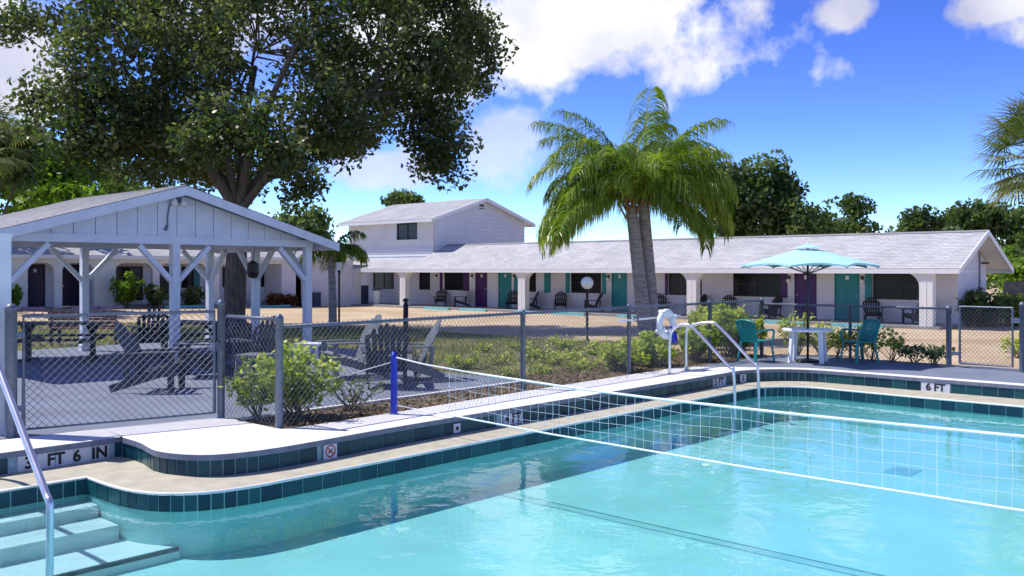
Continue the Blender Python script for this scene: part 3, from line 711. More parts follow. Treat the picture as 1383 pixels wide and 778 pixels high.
def shutter(root, ax, c, s, a0, a1, z0, z1, m):
    o = bx(MB(), ax, a0, a1, c+s*.003, c+s*.022, z0, z1).build('shutter', m, root)
    k = MB(); n = max(4, int((z1-z0)/.1))
    for i in range(n): bx(k, ax, a0+.04, a1-.04, c+s*.024, c+s*.036, z0+.05+(z1-z0-.1)*i/n, z0+.05+(z1-z0-.1)*(i+.7)/n)
    tag(k.build('louvres', m, o), kind='stuff'); return o
def door(root, ax, c, s, a0, a1, z0, z1, m, num, hinge=1):
    d = bx(MB(), ax, a0+.04, a1-.04, c-s*.03, c-s*.08, z0+.01, z1-.04).build('door', m, root)
    f_ = MB()
    for q in ((a0,a0+.04,z0,z1),(a1-.04,a1,z0,z1),(a0+.04,a1-.04,z1-.04,z1)): bx(f_, ax, q[0], q[1], c+s*.01, c-s*.10, q[2], q[3])
    f_.build('frame', m, d)
    w = a1-a0
    for i in (0, 1):
        for zl, zh in ((.12,.42),(.50,.92)):
            b0 = a0+.13+(w-.26+.08)/2*i; b1 = b0+(w-.26-.08)/2
            bx(MB(), ax, b0, b1, c-s*.031, c-s*.022, z0+(z1-z0)*zl, z0+(z1-z0)*zh).build('panel', m, d)
    ak = a0+.12 if hinge > 0 else a1-.12
    k = MB(); p = P3(ax, ak, c-s*.005, z0+.98); k.add(*sphere(p, .04)); k.build('knob', M['steel'], d, smooth=True)
    am = (a0+a1)/2; bx(MB(), ax, am-.07, am+.07, c-s*.029, c-s*.02, z1-.38, z1-.22).build('number_plate', M['white'], d)
    return d
def sphere(c, r, n=10, h=7):
    vs = [(c[0], c[1], c[2]-r)]; fs = []
    for i in range(1, h):
        t = math.pi*i/h-math.pi/2
        vs += [(c[0]+r*math.cos(t)*math.cos(2*math.pi*k/n), c[1]+r*math.cos(t)*math.sin(2*math.pi*k/n), c[2]+r*math.sin(t)) for k in range(n)]
    vs.append((c[0], c[1], c[2]+r)); T = len(vs)-1
    fs += [(0, 1+(k+1)%n, 1+k) for k in range(n)]
    for i in range(h-2): fs += [(1+i*n+k, 1+i*n+(k+1)%n, 1+(i+1)*n+(k+1)%n, 1+(i+1)*n+k) for k in range(n)]
    fs += [(T, 1+(h-2)*n+k, 1+(h-2)*n+(k+1)%n) for k in range(n)]; return vs, fs
def arcade_col(root, ax, c, s, a, z0, zb, w=.46, dpt=.34, r=.55, sides=(-1,1)):
    col = bx(MB(), ax, a-w/2, a+w/2, c-dpt/2, c+dpt/2, z0, zb).build('column', M['stucco'], root)
    bx(MB(), ax, a-.02, a+.02, c+s*(dpt/2-.02), c+s*(dpt/2+.012), z0+.1, zb-.02).build('joint_strip', M['white'], col)
    for sd_ in sides:
        pts = [(a+sd_*w/2, zb), (a+sd_*w/2, zb-r)]+[(a+sd_*(w/2+r-r*math.cos(t)), zb-r+r*math.sin(t)) for t in np.linspace(.15, math.pi/2, 8)]
        k = MB(); k.prism([P3(ax, p, c-dpt/2+.02, z) for p, z in pts], tuple(Vector(P3(ax, 0, dpt-.04, 0)))); k.build('arch_haunch', M['stucco'], col)
def wall_lamp(root, ax, c, s, a, z):
    o = bx(MB(), ax, a-.05, a+.05, c, c+s*.07, z-.02, z+.12).build('wall_lamp', M['frame'], root)
    p = P3(ax, a, c+s*.10, z-.09); k = MB(); k.add(*sphere(p, .085)); k.build('globe', M['globe'], o, smooth=True)

WX, CXL, FLZ = 36.5, 34.44, -.20                       # right wing: wall plane, column plane, floor
YE, YL = 10.9, 47.3
mw = thing('motel_wing', 'long white single-storey motel wing with arched porch and grey shingle roof', 'building', (37.5, 25, -.3), 0, None, True)
yw = lambda px: atX(px, 400, WX)[0]
ZD, ZWL, ZWH = 1.80, .66, 1.72
doors = [((1073,1103),'purple'),((1127,1161),'teal'),((826,847),'teal'),((858,884),'purple'),((673,691),'teal'),((642,658),'purple')]
wins = [((1179,1256),(1168,1179),None,'teal'),((990,1055),None,(1055,1064),'purple'),((903,948),(898,903),None,'purple'),((771,812),(764,770),(813,819),'teal'),((701,724),(694,700),(735,744),'teal'),((600,626),(594,598),(626,634),'purple'),((504,532),None,None,'purple')]
ops = []
for (a, b_), c in doors: ops.append((yw(b_), yw(a), FLZ, ZD))
for (a, b_), *_ in wins: ops.append((yw(b_), yw(a), ZWL, ZWH))
pd = (yw(552), yw(541)); ops.append((pd[0], pd[1], FLZ, ZD))
pw = (yw(581), yw(566)); ops.append((pw[0], pw[1], ZWL, ZWH))
ops = sorted(ops)
wall_open('y', WX, WX+.2, YE, YL, FLZ-.15, 2.30, ops).build('front_wall', M['stucco_in'], mw)
for k, ((a, b_), c) in enumerate(doors): door(mw, 'y', WX, -1, yw(b_), yw(a), FLZ, ZD, M[c], k, 1 if k % 2 else -1)
door(mw, 'y', WX, -1, pd[0], pd[1], FLZ, ZD, M['purple'], 9)
for (a, b_), sl, sr, c in wins:
    window(mw, 'y', WX, -1, yw(b_), yw(a), ZWL, ZWH)
    for s_ in (sl, sr):
        if s_: shutter(mw, 'y', WX, -1, yw(s_[1])+.01, yw(s_[0])-.01, ZWL-.02, ZWH+.02, M[c])
window(mw, 'y', WX, -1, pw[0], pw[1], ZWL, ZWH, npane=1)
for px in (1066, 1165, 822, 638, 695, 590): wall_lamp(mw, 'y', WX, -1, yw(px), 1.45)
b = MB(); b.box((WX+.2, YE, FLZ-.15), (40.1, YE+.2, 1.9)); b.build('end_wall', M['stucco_in'], mw)
zrr = lambda x: 3.22-.43*abs(x-37.6)
b = MB(); b.prism([(WX-.0,YE,1.9),(40.1,YE,1.9),(40.1,YE,zrr(40.1)-.05),(37.6,YE,3.12),(WX,YE,zrr(WX)-.05)], (0,.2,0)); b.build('gable_wall', M['stucco_in'], mw)
b = MB(); b.prism([(34.3,YE-.02,1.72),(WX-.003,YE-.02,1.72),(WX-.003,YE-.02,zrr(WX)-.06),(34.7,YE-.02,zrr(34.3)-.05)], (0,.2,0)); b.build('porch_gable', M['stucco'], mw)
b = MB(); b.box((39.9,YE+.2,FLZ-.15),(40.1,YL,1.9)); b.build('back_wall', M['stucco_in'], mw)
# porch floor, beam, columns
b = MB(); b.box((34.15,YE-.1,-.45),(WX+.1,YL,FLZ)); b.build('porch_floor', M['porch'], mw)
ZBM = 1.72
b = MB(); b.box((CXL-.15,YE+.2,ZBM),(CXL+.15,44.3,1.94)); b.build('porch_beam', M['stucco'], mw)
for yc, sd_ in ((11.3,(1,)),(20.9,(-1,1)),(30.6,(-1,1)),(39.55,(-1,1)),(43.9,(-1,))): arcade_col(mw, 'y', CXL, -1, yc, -.44, ZBM, sides=sd_)
Y0R, Y1R = 10.15, 44.6
# roof
ex, ez, rx_, rz_ = 34.2, 1.80, 37.6, 3.26
roof_plane('shingles', M['shingle'], mw, (ex,Y0R,ez+.06), (ex,39.38,ez+.06), (rx_,39.38,rz_+.02), (rx_,Y0R,rz_+.02))
roof_plane('shingles', M['shingle'], mw, (41.0,Y0R,ez+.06), (41.0,39.38,ez+.06), (rx_,39.38,rz_+.02), (rx_,Y0R,rz_+.02))
roof_plane('shingles', M['shingle'], mw, (ex,39.38,ez+.06), (ex,47.2,ez+.06), (36.42,47.2,2.46), (36.42,39.38,2.46))
for xe in (ex, 41.0):
    sg = 1 if xe > rx_ else -1
    b = MB(); b.prism([(xe,Y0R+.01,ez-.02),(rx_,Y0R+.01,rz_-.04),(rx_,Y0R+.01,rz_+.01),(xe,Y0R+.01,ez+.05)], (0,39.2-Y0R,0)); b.build('roof_deck', M['white'], mw)
    b = MB(); b.prism([(xe,Y0R-.03,ez-.13),(rx_,Y0R-.03,rz_-.14),(rx_,Y0R-.03,rz_+.05),(xe,Y0R-.03,ez+.07)], (0,.038,0)); b.build('barge_board', M['white'], mw)
    b = MB(); b.box((xe-.02,Y0R,ez-.12),(xe+.02,44.4 if sg < 0 else 39.3,ez+.055)); b.build('fascia', M['white'], mw)
b = MB(); b.box((ex+.02,Y0R+.03,ez-.07),(WX-.01,44.4,ez-.04)); b.build('soffit', M['white'], mw)
b = MB(); b.prism([(rx_-.17,Y0R,rz_-.02),(rx_,Y0R,rz_+.055),(rx_+.17,Y0R,rz_-.02),(rx_,Y0R,rz_+.03)], (0,29.2,0)); b.build('ridge_cap', M['shingle'], mw)
for y in (15.5, 24.3, 33): 
    b = MB(); b.lathe([(.05,0),(.05,.32),(0,.33)], (38.3,y,2.9), 8); b.build('vent_pipe', M['galv'], mw)
b = MB(); b.box((38.9,YE-.12,.55),(39.15,YE-.003,1.15)); b.tube([(39.02,YE-.06,1.15),(39.02,YE-.06,2.5)], .03, 6); b.build('meter_box', M['galv'], mw)
b = MB(); b.box((39.4,YE-.25,2.05),(39.6,YE-.003,2.12)); b.build('end_floodlight', M['frame'], mw)

# two-storey block behind the corner
tb = thing('upper_storey', 'white two-storey motel block with lap siding and one upper window', 'building', (40.5, 43.3, -.3), 0, None, True)
U0, U1, V0, V1, ZU0, ZU1, ZUR = 36.5, 44.4, 39.4, 47.3, 2.42, 4.80, 6.12; UC = (U0+U1)/2
wy0, wy1 = atX(564,318,U0)[0], atX(536,318,U0)[0]
wall_open('y', U0, U0+.2, V0, V1, ZU0-.2, ZU1, [(wy0,wy1,3.62,4.62)]).build('front_wall', M['stucco'], tb)
window(tb, 'y', U0, -1, wy0, wy1, 3.62, 4.62)
t_ = MB()
for q in ((wy0-.12,wy0-.005,3.5,4.74),(wy1+.005,wy1+.12,3.5,4.74),(wy0-.005,wy1+.005,4.625,4.74)): t_.box((U0-.03,q[0],q[2]),(U0-.002,q[1],q[3]))
t_.build('window_trim', M['white'], tb)
b = MB(); b.prism([(U0+.2,V0,-.3),(U1,V0,-.3),(U1,V0,ZU1+.02),(UC,V0,ZUR-.06),(U0+.2,V0,ZU1+.02)], (0,.2,0)); b.build('gable_wall', M['siding'], tb)
b = MB(); b.box((U0+.2,V1-.2,-.3),(U1,V1,ZU1)); b.box((U1-.2,V0+.2,-.3),(U1,V1-.2,ZU1)); b.build('rear_walls', M['siding'], tb)
k = MB(); z = 2.0
while z < ZUR-.2:                                     # lap boards, lower edge proud
    zt = z+.25
    def xs_(zz): return (U0+.02, U1-.02) if zz < ZU1 else (U0+(zz-ZU1)*(UC-U0)/(ZUR-ZU1)+.05, U1-(zz-ZU1)*(U1-UC)/(ZUR-ZU1)-.05)
    a0_, a1_ = xs_(zt)
    if a1_-a0_ > .3: k.add([(a0_,V0-.085,z),(a1_,V0-.085,z),(a1_,V0-.006,zt),(a0_,V0-.006,zt),(a0_,V0-.001,z),(a1_,V0-.001,z)], [(0,1,2,3),(4,5,1,0)])
    z += .24
tag(k.build('lap_boards', M['siding'], tb), kind='stuff')
z = 2.44
while z < 3.15:
    b = MB(); b.add([(U0-.05,V0+.02,z),(U0-.05,V1,z),(U0-.012,V1,z+.2),(U0-.012,V0+.02,z+.2),(U0-.003,V0+.02,z),(U0-.003,V1,z)], [(0,1,2,3),(4,5,1,0)]); b.build('lap_board', M['siding'], tb); z += .185
for xe in (U0-.55, U1+.5):
    ze = ZU1-.1
    roof_plane('shingles', M['shingle'], tb, (xe,V0-.5,ze+.06), (xe,V1+.4,ze+.06), (UC,V1+.4,ZUR+.05), (UC,V0-.5,ZUR+.05))
    b = MB(); b.prism([(xe,V0-.49,ze-.02),(UC,V0-.49,ZUR-.04),(UC,V0-.49,ZUR+.03),(xe,V0-.49,ze+.04)], (0,V1-V0+.85,0)); b.build('roof_deck', M['white'], tb)
    b = MB(); b.prism([(xe,V0-.53,ze-.12),(UC,V0-.53,ZUR-.14),(UC,V0-.53,ZUR+.06),(xe,V0-.53,ze+.07)], (0,.036,0)); b.build('barge_board', M['white'], tb)
    b = MB(); b.box((xe-.02,V0-.5,ze-.12),(xe+.02,V1+.4,ze+.05)); b.build('fascia', M['white'], tb)
b = MB(); b.box((UC-.2,V0-.06,5.55),(UC+.2,V0-.03,5.8)); b.build('gable_vent', M['frame'], tb)

# left wing
lw = thing('motel_wing', 'white motel wing with plum doors and arches behind the pavilion', 'building', (21, 46, 0), 0, None, True)
LY, LC, LF, LE = 45.8, 44.2, .06, 2.46
xw = lambda px: atY(px, 400, LY)[0]
xc = lambda px: atY(px, 400, LC)[0]
lops = []; ld = [(34,61),(82,110),(-45,-20)]; lwn = [((157,193),None,None),((214,234),None,None),((245,262),None,(262,270)),((352,378),(343,351),(379,387)),((300,312),None,None)]
for a, b_ in ld: lops.append((xw(a), xw(b_), LF, 2.08))
for (a, b_), *_ in lwn: lops.append((xw(a), xw(b_), .25 if a < 240 else .85, 2.0))
wall_open('x', LY, LY+.2, 2, 34.3, LF-.3, 2.5, sorted(lops)).build('front_wall', M['stucco_in'], lw)
for k_, (a, b_) in enumerate(ld): door(lw, 'x', LY, -1, xw(a), xw(b_), LF, 2.08, M['plum'], k_)
for (a, b_), sl, sr in lwn:
    window(lw, 'x', LY, -1, xw(a), xw(b_), .25 if a < 240 else .85, 2.0)
    for s_ in (sl, sr):
        if s_: shutter(lw, 'x', LY, -1, xw(s_[0])+.01, xw(s_[1])-.01, .82, 2.03, M['teal'])
b = MB(); b.box((2,LC-.4,LF-.3),(29.6,LY+.1,LF)); b.build('porch_floor', M['porch'], lw)
b = MB(); b.box((2,LC-.15,2.14),(29.35,LC+.15,2.40)); b.build('porch_beam', M['stucco'], lw)
for px, w_ in ((-60,.5),(18,1.1),(77,.35),(140,1.0),(209,.35),(286,.7),(405,.75)): arcade_col(lw, 'x', LC, -1, xc(px), LF-.3, 2.14, w_, .3, .42)
b = MB(); b.box((29.36,LC-.15,-.4),(34.3,LY,LE-.06)); b.build('end_wing_wall', M['stucco_in'], lw)
roof_plane('shingles', M['shingle'], lw, (1.5,43.6,LE+.04), (34.9,43.6,LE+.04), (34.9,47.6,3.95), (1.5,47.6,3.95))
b = MB(); b.prism([(1.5,43.6,LE-.03),(1.5,47.6,3.9),(1.5,47.6,3.94),(1.5,43.6,LE+.03)], (33.4,0,0)); b.build('roof_deck', M['white'], lw)
b = MB(); b.box((1.5,43.57,LE-.13),(34.9,43.61,LE+.04)); b.build('fascia', M['white'], lw)
b = MB(); b.box((1.5,43.62,LE-.09),(34.9,LY-.01,LE-.062)); b.build('soffit', M['white'], lw)
# ------------------------------------------------------------------ adirondack chairs
def adirondack(m, label, group):
    c = thing('adirondack_chair', label, 'chair', (0,0,0), 0, group)
    B = lambda n, f_: link(n, f_, c, (0,0,0))
    for y in (-.27, .27):
        b = MB(); b.bar((.40,y,.33),(-.50,y,.055), .026, .11); B('stringer', b.mesh('stringer', m))
        b = MB(); b.box((.30,y*1.13-.014,0),(.39,y*1.13+.014,.555)); B('front_leg', b.mesh('front_leg', m))
        b = MB(); b.prism([(.46,y*1.2-.07,.556),(.46,y*1.2+.07,.556),(.1,y*1.2+.075,.556),(-.36,y*1.2+.045,.535),(-.36,y*1.2-.045,.535),(.1,y*1.2-.075,.556)], (0,0,.022)); B('arm', b.mesh('arm', m))
        b = MB(); b.bar((-.30,y*1.1,.53),(-.24,y*1.1,.14), .026, .07, (1,0,0)); B('arm_support', b.mesh('arm_support', m))
    for i in range(6):
        x = .37-i*.095; z = .405-i*.029
        b = MB(); b.bar((x,-.29,z),(x,.29,z), .08, .018, (.29,0,1)); B('seat_slat', b.mesh('seat_slat', m))
    d = Vector((-.46,0,.89)).normalized()
    for i in range(7):
        t = (i-3)/3; Ln = .86-.20*t*t; y0, y1 = t*.225, t*.30
        p = Vector((-.10,y0,.23)); q = p+d*Ln+Vector((0,y1-y0,0)); sd_ = Vector((0,1,0)); n = Vector((.89,0,.46))*.016
        w0, w1 = .027, .036; ct = .02*(1 if t < 0 else -1 if t > 0 else 0)*abs(t)*2
        pl = [p-sd_*w0, p+sd_*w0, q+sd_*w1-d*(.03+max(0,t)*.06), q+sd_*w1*.4, q-sd_*w1*.4, q-sd_*w1-d*(.03+max(0,-t)*.06)]
        b = MB(); b.prism(pl, n); B('back_slat', b.mesh('back_slat', m))
    for s, w in ((.36,.62),(.04,.5),(.66,.56)):
        p = Vector((-.10,0,.23))+d*s-Vector((.89,0,.46))*.014
        b = MB(); b.bar(p-Vector((0,w/2,0)), p+Vector((0,w/2,0)), .06, .024, d.cross(Vector((0,1,0)))); B('back_rail', b.mesh('back_rail', m))
    return c
def face(o, x, y, z, ang, s=1.0): o.location = (x, y, z); o.rotation_euler = (0, 0, ang); o.scale = (s, s, s)
RA = math.atan2(RT[1], RT[0]); FA = math.atan2(FW[1], FW[0])
CG = 'adirondack chairs on the patio'
nav = adirondack(M['chair_navy'], '', CG); gre = adirondack(M['chair_grey'], '', CG); used = set()
def put(proto, label, x, y, ang, z=0.0, s=1.0, group=CG):
    o = proto if proto.name not in used else copy_tree(proto); used.add(proto.name)
    o['label'] = label; o['group'] = group; face(o, x, y, z, ang, s); return o
x, y = gp(205, 527); put(nav, 'navy adirondack chair standing in the sun right behind the patio gate', x, y, RA+.1, s=1.04)
x, y = gp(203, 477); put(nav, 'navy adirondack chair with rounded back turned to the gate, in pavilion shade', x, y, FA+.55)
x, y = gp(278, 508); put(nav, 'navy adirondack chair facing the sunlit one behind the gate', x, y, RA+math.pi+.15)
x, y = gp(350, 500); put(nav, 'navy adirondack chair seen through the short end-on fence panel', x, y, RA+math.pi-.75)
x, y = gp(318, 494); put(nav, 'navy adirondack chair next to the pavilion post, behind the short fence panel', x, y, FA+.2)
x, y = gp(474, 509); put(gre, 'grey adirondack chair with sunlit slats beside the small white table', x, y, RA+math.pi+.5, s=1.05)
x, y = gp(522, 521); put(nav, 'navy adirondack chair with its fan back turned to the net post', x, y, FA+.15)
x, y = gp(556, 512); put(gre, 'grey adirondack chair leaning back towards the groundcover bed', x, y, RA+math.pi+.25)
blk = adirondack(M['chair_black'], '', 'porch chairs')
for px, fa, PCL in ((596,1,'by the purple-shuttered window, on the side of the two-storey corner'),(622,-1,'by the purple-shuttered window, on the purple door side'),(694,1,'right beside the teal door next to the purple door'),(716,-1,'behind the teal-shuttered window column, away from its door'),(758,1,'by the column side of the window behind the globe lamp'),(803,-1,'between the globe lamp and the teal door beside the palm'),(893,1,'just past the twin palm trunks'),(940,-1,'half hidden by the column next to the palm'),(985,1,'by the dark window behind the tall lime hedge'),(1042,-1,'next to the purple door behind the umbrella pole'),(1178,1,'beside the last teal door before the gable end'),(1238,-1,'under the last window, by the end column of the porch')):
    put(blk, 'black slatted porch chair '+PCL, 35.85+random.uniform(-.1,.1), atX(px, 400, 35.85)[0], math.pi+fa*.6+random.uniform(-.2,.2), FLZ, .95, 'porch chairs')
# small tables
def side_table(label, x, y, m, z0=0, s=1):
    t = thing('side_table', label, 'table', (x,y,z0), .5)
    b = MB(); b.box((-.24,-.24,.43),(.24,.24,.46)); link('table_top', b.mesh('table_top', m), t, (0,0,0))
    for i in (-1,1):
        for j in (-1,1): b = MB(); b.bar((i*.2,j*.2,.43),(i*.22,j*.22,0), .05, .05); link('leg', b.mesh('leg', m), t, (0,0,0))
    return t
side_table('small white square table next to the grey adirondack chairs', *gp(420, 497), M['white_plastic'])
side_table('small pale table behind the short fence panel', *gp(345, 517), M['chair_grey'])
# ------------------------------------------------------------------ picnic tables, bench
def picnic(label, x, y, ang):
    t = thing('picnic_table', label, 'picnic table', (x,y,0), ang, 'picnic tables under the pavilion')
    P_ = lambda n, b: link(n, b.mesh(n, M['chair_black']), t, (0,0,0))
    for i in range(5): P_('top_plank', MB().box((-.92,-.37+i*.15,.72),(.92,-.37+i*.15+.14,.755)))
    for s in (-1, 1):
        for i in range(2): P_('seat_plank', MB().box((-.92,s*.72+(i-1)*.15+.005,.43),(.92,s*.72+i*.15-.005,.465)))
        b = MB(); x_ = s*.62; b.bar((x_,0,.0),(x_,0,.70), .09, .09, (0,1,0)); b.bar((x_,0,.42),(x_,-.70,.40), .05, .06); b.bar((x_,0,.42),(x_,.70,.40), .05, .06)
        b.bar((x_,0,.50),(x_,.30,.71), .05, .05); b.bar((x_,0,.50),(x_,-.30,.71), .05, .05); b.box((x_-.06,-.35,0),(x_+.06,.35,.03)); P_('pedestal', b)
    return t
x, y = gp(82, 486); picnic('black picnic table under the pavilion behind the left fence post', x, y, RA+.1)
x, y = gp(262, 484); picnic('black picnic table under the pavilion by its middle post', x, y, RA-.5)
x, y = gp(140, 470); 
def bench(label, x, y, ang):
    t = thing('park_bench', label, 'bench', (x,y,gz(x,y)), ang)
    for i in range(5): link('back_slat', MB().box((-.85,.22+i*.012,.47+i*.085),(.85,.245+i*.012,.53+i*.085)).mesh('back_slat', M['brownslat']), t, (0,0,0))
    for i in range(4): link('seat_slat', MB().box((-.85,-.25+i*.11,.42),(.85,-.16+i*.11,.445)).mesh('seat_slat', M['brownslat']), t, (0,0,0))
    for s in (-.8, .8):
        b = MB(); b.box((s-.03,-.24,0),(s+.03,-.19,.42)); b.box((s-.03,.18,0),(s+.03,.23,.9)); b.box((s-.03,-.19,.37),(s+.03,.18,.415)); link('end_frame', b.mesh('end_frame', M['black']), t, (0,0,0))
x, y = gp(118, 462); bench('brown slatted park bench on the lawn behind the pavilion', x, y, RA+math.pi)

# ------------------------------------------------------------------ umbrella table set
UX, UY = 17.35, 7.95
um = thing('patio_umbrella', 'pale teal market umbrella with scalloped rim over the white table', 'umbrella', (UX,UY,0), 0, None, True)
b = MB(); b.tube([(UX,UY,.05),(UX,UY,2.22)], .022, 10); b.build('pole', M['black'], um, smooth=True)
n8 = 8; rim = []; 
def ump(k, r, z): a = 2*math.pi*k/n8+.2; return Vector((UX+r*math.cos(a), UY+r*math.sin(a), z))
cv = MB()
for k in range(n8):
    rows = 5; cols_ = 6; G = []
    for i in range(rows+1):
        t = .14+.86*i/rows; row = []
        for j in range(cols_+1):
            s = j/cols_; p = ump(k, 1.34*t, 2.26-.37*t).lerp(ump(k+1, 1.34*t, 2.26-.37*t), s)
            c_ = Vector((UX,UY,p.z)); p = p.lerp(c_, .10*math.sin(math.pi*s)*t*t); p.z += .05*math.sin(math.pi*s)*t*t; row.append(p)
        G.append(row)
    dn = [p+Vector((0,0,-.035)) for j, p in enumerate(G[-1])]; G.append(dn)
    vs = [p for r_ in G for p in r_]; w_ = cols_+1
    m_ = MB(); m_.add(vs, [(i*w_+j,i*w_+j+1,(i+1)*w_+j+1,(i+1)*w_+j) for i in range(len(G)-1) for j in range(cols_)])
    m_.build('canopy_panel', M['canopy'], um, smooth=False)
    b = MB(); b.bar(ump(k,.05,2.16),ump(k,1.32,1.85), .018, .018); b.build('rib', M['black'], um)
    b = MB(); b.bar(Vector((UX,UY,1.72)),ump(k,.72,1.99), .014, .014); b.build('strut', M['black'], um)
b = MB(); b.lathe([(0,2.32),(.10,2.30),(.30,2.235)], (UX,UY,0), 8); b.build('vent_cap', M['canopy'], um)
b = MB(); b.lathe([(.025,2.22),(.03,2.33),(.0,2.36)], (UX,UY,0), 8); b.build('finial', M['white_plastic'], um)
b = MB(); b.lathe([(0,.07),(.06,.07),(.22,.04),(.24,0)], (UX,UY,0), 16); b.build('base', M['black'], um)
tb_ = thing('patio_table', 'round white plastic table under the teal umbrella', 'table', (UX,UY,0), 0, None, True)
b = MB(); b.lathe([(.03,.655),(.47,.655),(.485,.645),(.485,.615),(.465,.612),(.46,.64),(.03,.64),(.03,.655)], (UX,UY,0), 28); b.build('table_top', M['white_plastic'], tb_)
for k in range(4):
    a = math.pi/4+k*math.pi/2+.3; b = MB(); p = Vector((UX+.36*math.cos(a),UY+.36*math.sin(a),.64)); q = Vector((UX+.42*math.cos(a),UY+.42*math.sin(a),0)); b.bar(p, q, .08, .05, (math.cos(a),math.sin(a),0)); b.build('leg', M['white_plastic'], tb_)
def plastic_chair(label, x, y, ang):
    c = thing('plastic_chair', label, 'chair', (x,y,0), ang, 'teal plastic chairs at the umbrella table'); m = M['teal_plastic']
    P_ = lambda n, b: link(n, b.mesh(n, m), c, (0,0,0))
    P_('seat', MB().prism([(.22,-.23,.41),(.24,0,.40),(.22,.23,.41),(-.2,.20,.395),(-.2,-.20,.395)], (0,0,.02)))
    for i in (-1,1):
        P_('leg', MB().bar((.20,i*.21,.41),(.25,i*.25,0), .055, .035)); P_('leg', MB().bar((-.19,i*.19,.41),(-.27,i*.23,0), .055, .035))
        b = MB(); b.tube(smoothpath([(.22,i*.235,.42),(.21,i*.27,.60),(.12,i*.28,.635),(-.12,i*.26,.62),(-.24,i*.22,.60)],3), .021, 6); P_('arm', b)
        b = MB(); b.bar((-.19,i*.20,.40),(-.30,i*.225,.78), .035, .03, (1,0,0)); P_('back_post', b)
    b = MB(); pts = [(-.30,-.225,.78),(-.325,-.12,.815),(-.33,0,.825),(-.325,.12,.815),(-.30,.225,.78)]; b.tube(smoothpath(pts,3), .022, 6); P_('top_rail', b)
    for i in range(6): yy_ = -.165+i*.066; P_('back_slat', MB().bar((-.195,yy_*.9,.41),(-.315,yy_,.80), .045, .012, (1,0,0)))
    return c
plastic_chair('teal plastic armchair on the sunny side of the umbrella table', 16.75, 8.75, R_(-15))
plastic_chair('teal plastic armchair in shade between umbrella table and loose shrubs', 17.9, 7.15, R_(150))

# ------------------------------------------------------------------ life ring on the fence
lx, ly = 14.2, 9.30
lr = thing('life_ring', 'white ring buoy with blue rope hanging on the pool fence', 'life ring', (lx,ly,.5), 0, None, True)
def torus(c, R1, r, n=28, k=10):
    vs = [(c[0]+(R1+r*math.cos(b_))*math.cos(a), c[1]-r*math.sin(b_)*.9, c[2]+(R1+r*math.cos(b_))*math.sin(a)) for a in np.linspace(0,2*math.pi,n,endpoint=False) for b_ in np.linspace(0,2*math.pi,k,endpoint=False)]
    return vs, [(i*k+j,((i+1)%n)*k+j,((i+1)%n)*k+(j+1)%k,i*k+(j+1)%k) for i in range(n) for j in range(k)]
b = MB(); b.add(*torus((lx,ly-.12,.83), .215, .065)); b.build('ring', M['white_plastic'], lr, smooth=True)
b = MB()
for k in range(7): b.tube(smoothpath([(lx+.02+.03*k,ly-.19,.80-.02*k),(lx+.05+.025*k,ly-.22,.62-.01*k),(lx+.08+.02*k,ly-.20,.50)],3), .016, 5)
b.build('rope_coil', M['blue'], lr, smooth=True)
for a in (30,120,210,300):
    b = MB(); cx_, cz_ = lx+.215*math.cos(R_(a)), .83+.215*math.sin(R_(a)); tx, tz = -math.sin(R_(a)), math.cos(R_(a))
    b.bar((cx_-tx*.03,ly-.12,cz_-tz*.03),(cx_+tx*.03,ly-.12,cz_+tz*.03), .137, .137, (0,1,0)); b.build('grab_band', M['white'], lr)
hk = thing('rescue_pole', 'white rescue pole hung level on the fence behind the ring buoy', 'pole', (13.5,9.31,.95), 0, None, True)
b = MB(); b.tube([(12.9,9.29,.93),(14.9,9.33,.95)], .017, 8); b.build('shaft', M['white_plastic'], hk)
for x_ in (13.45, 14.65): b = MB(); b.box((x_-.02,9.27,.90),(x_+.02,9.355,.99)); b.build('bracket', M['galv'], hk)

# ------------------------------------------------------------------ lamps and bollard
def lamp(label, x, y, h, gr_, z=None):
    z = gz(x,y) if z is None else z
    t = thing('lamp_post', label, 'lamp post', (x,y,z), 0, None, True)
    b = MB(); b.lathe([(.07,0),(.07,.05),(.036,.07),(.034,h-.1),(.05,h-.08),(.06,h-.02),(.05,h)], (x,y,z), 12); b.build('pole', M['black'], t, smooth=True)
    if gr_: b = MB(); b.add(*sphere((x,y,z+h+gr_*.9), gr_, 20, 14)); b.build('globe', M['globe'], t, smooth=True)
    return t
x, y = gp(793, 457, -.06); lamp('black lamp post with white globe standing in the groundcover', x, y, 1.45, .17)
x, y, _ = atd(458, 432, 32.5); t_ = lamp('black lamp post with pale lantern beside the small palm trunk', x, y, 2.1, 0)
b = MB(); z_ = gz(x,y)+2.1; b.lathe([(.07,0),(.11,.28),(.0,.29)], (x,y,z_), 6); b.build('lantern', M['globe'], t_); b = MB(); b.lathe([(.15,.295),(.02,.40),(0,.42)], (x,y,z_), 6); b.build('lantern_cap', M['black'], t_)
x, y, _ = atd(548, 436, 30.5); z_ = gz(x,y)
t_ = thing('bollard_light', 'black bollard light at the edge of lawn and gravel', 'bollard', (x,y,z_), 0, None, True)
b = MB(); b.lathe([(.085,0),(.085,.95),(.06,.96),(.06,1.05)], (x,y,z_), 14); b.build('shaft', M['black'], t_, smooth=True); b = MB(); b.lathe([(.10,1.05),(.10,1.12),(0,1.17)], (x,y,z_), 14); b.build('cap', M['black'], t_)

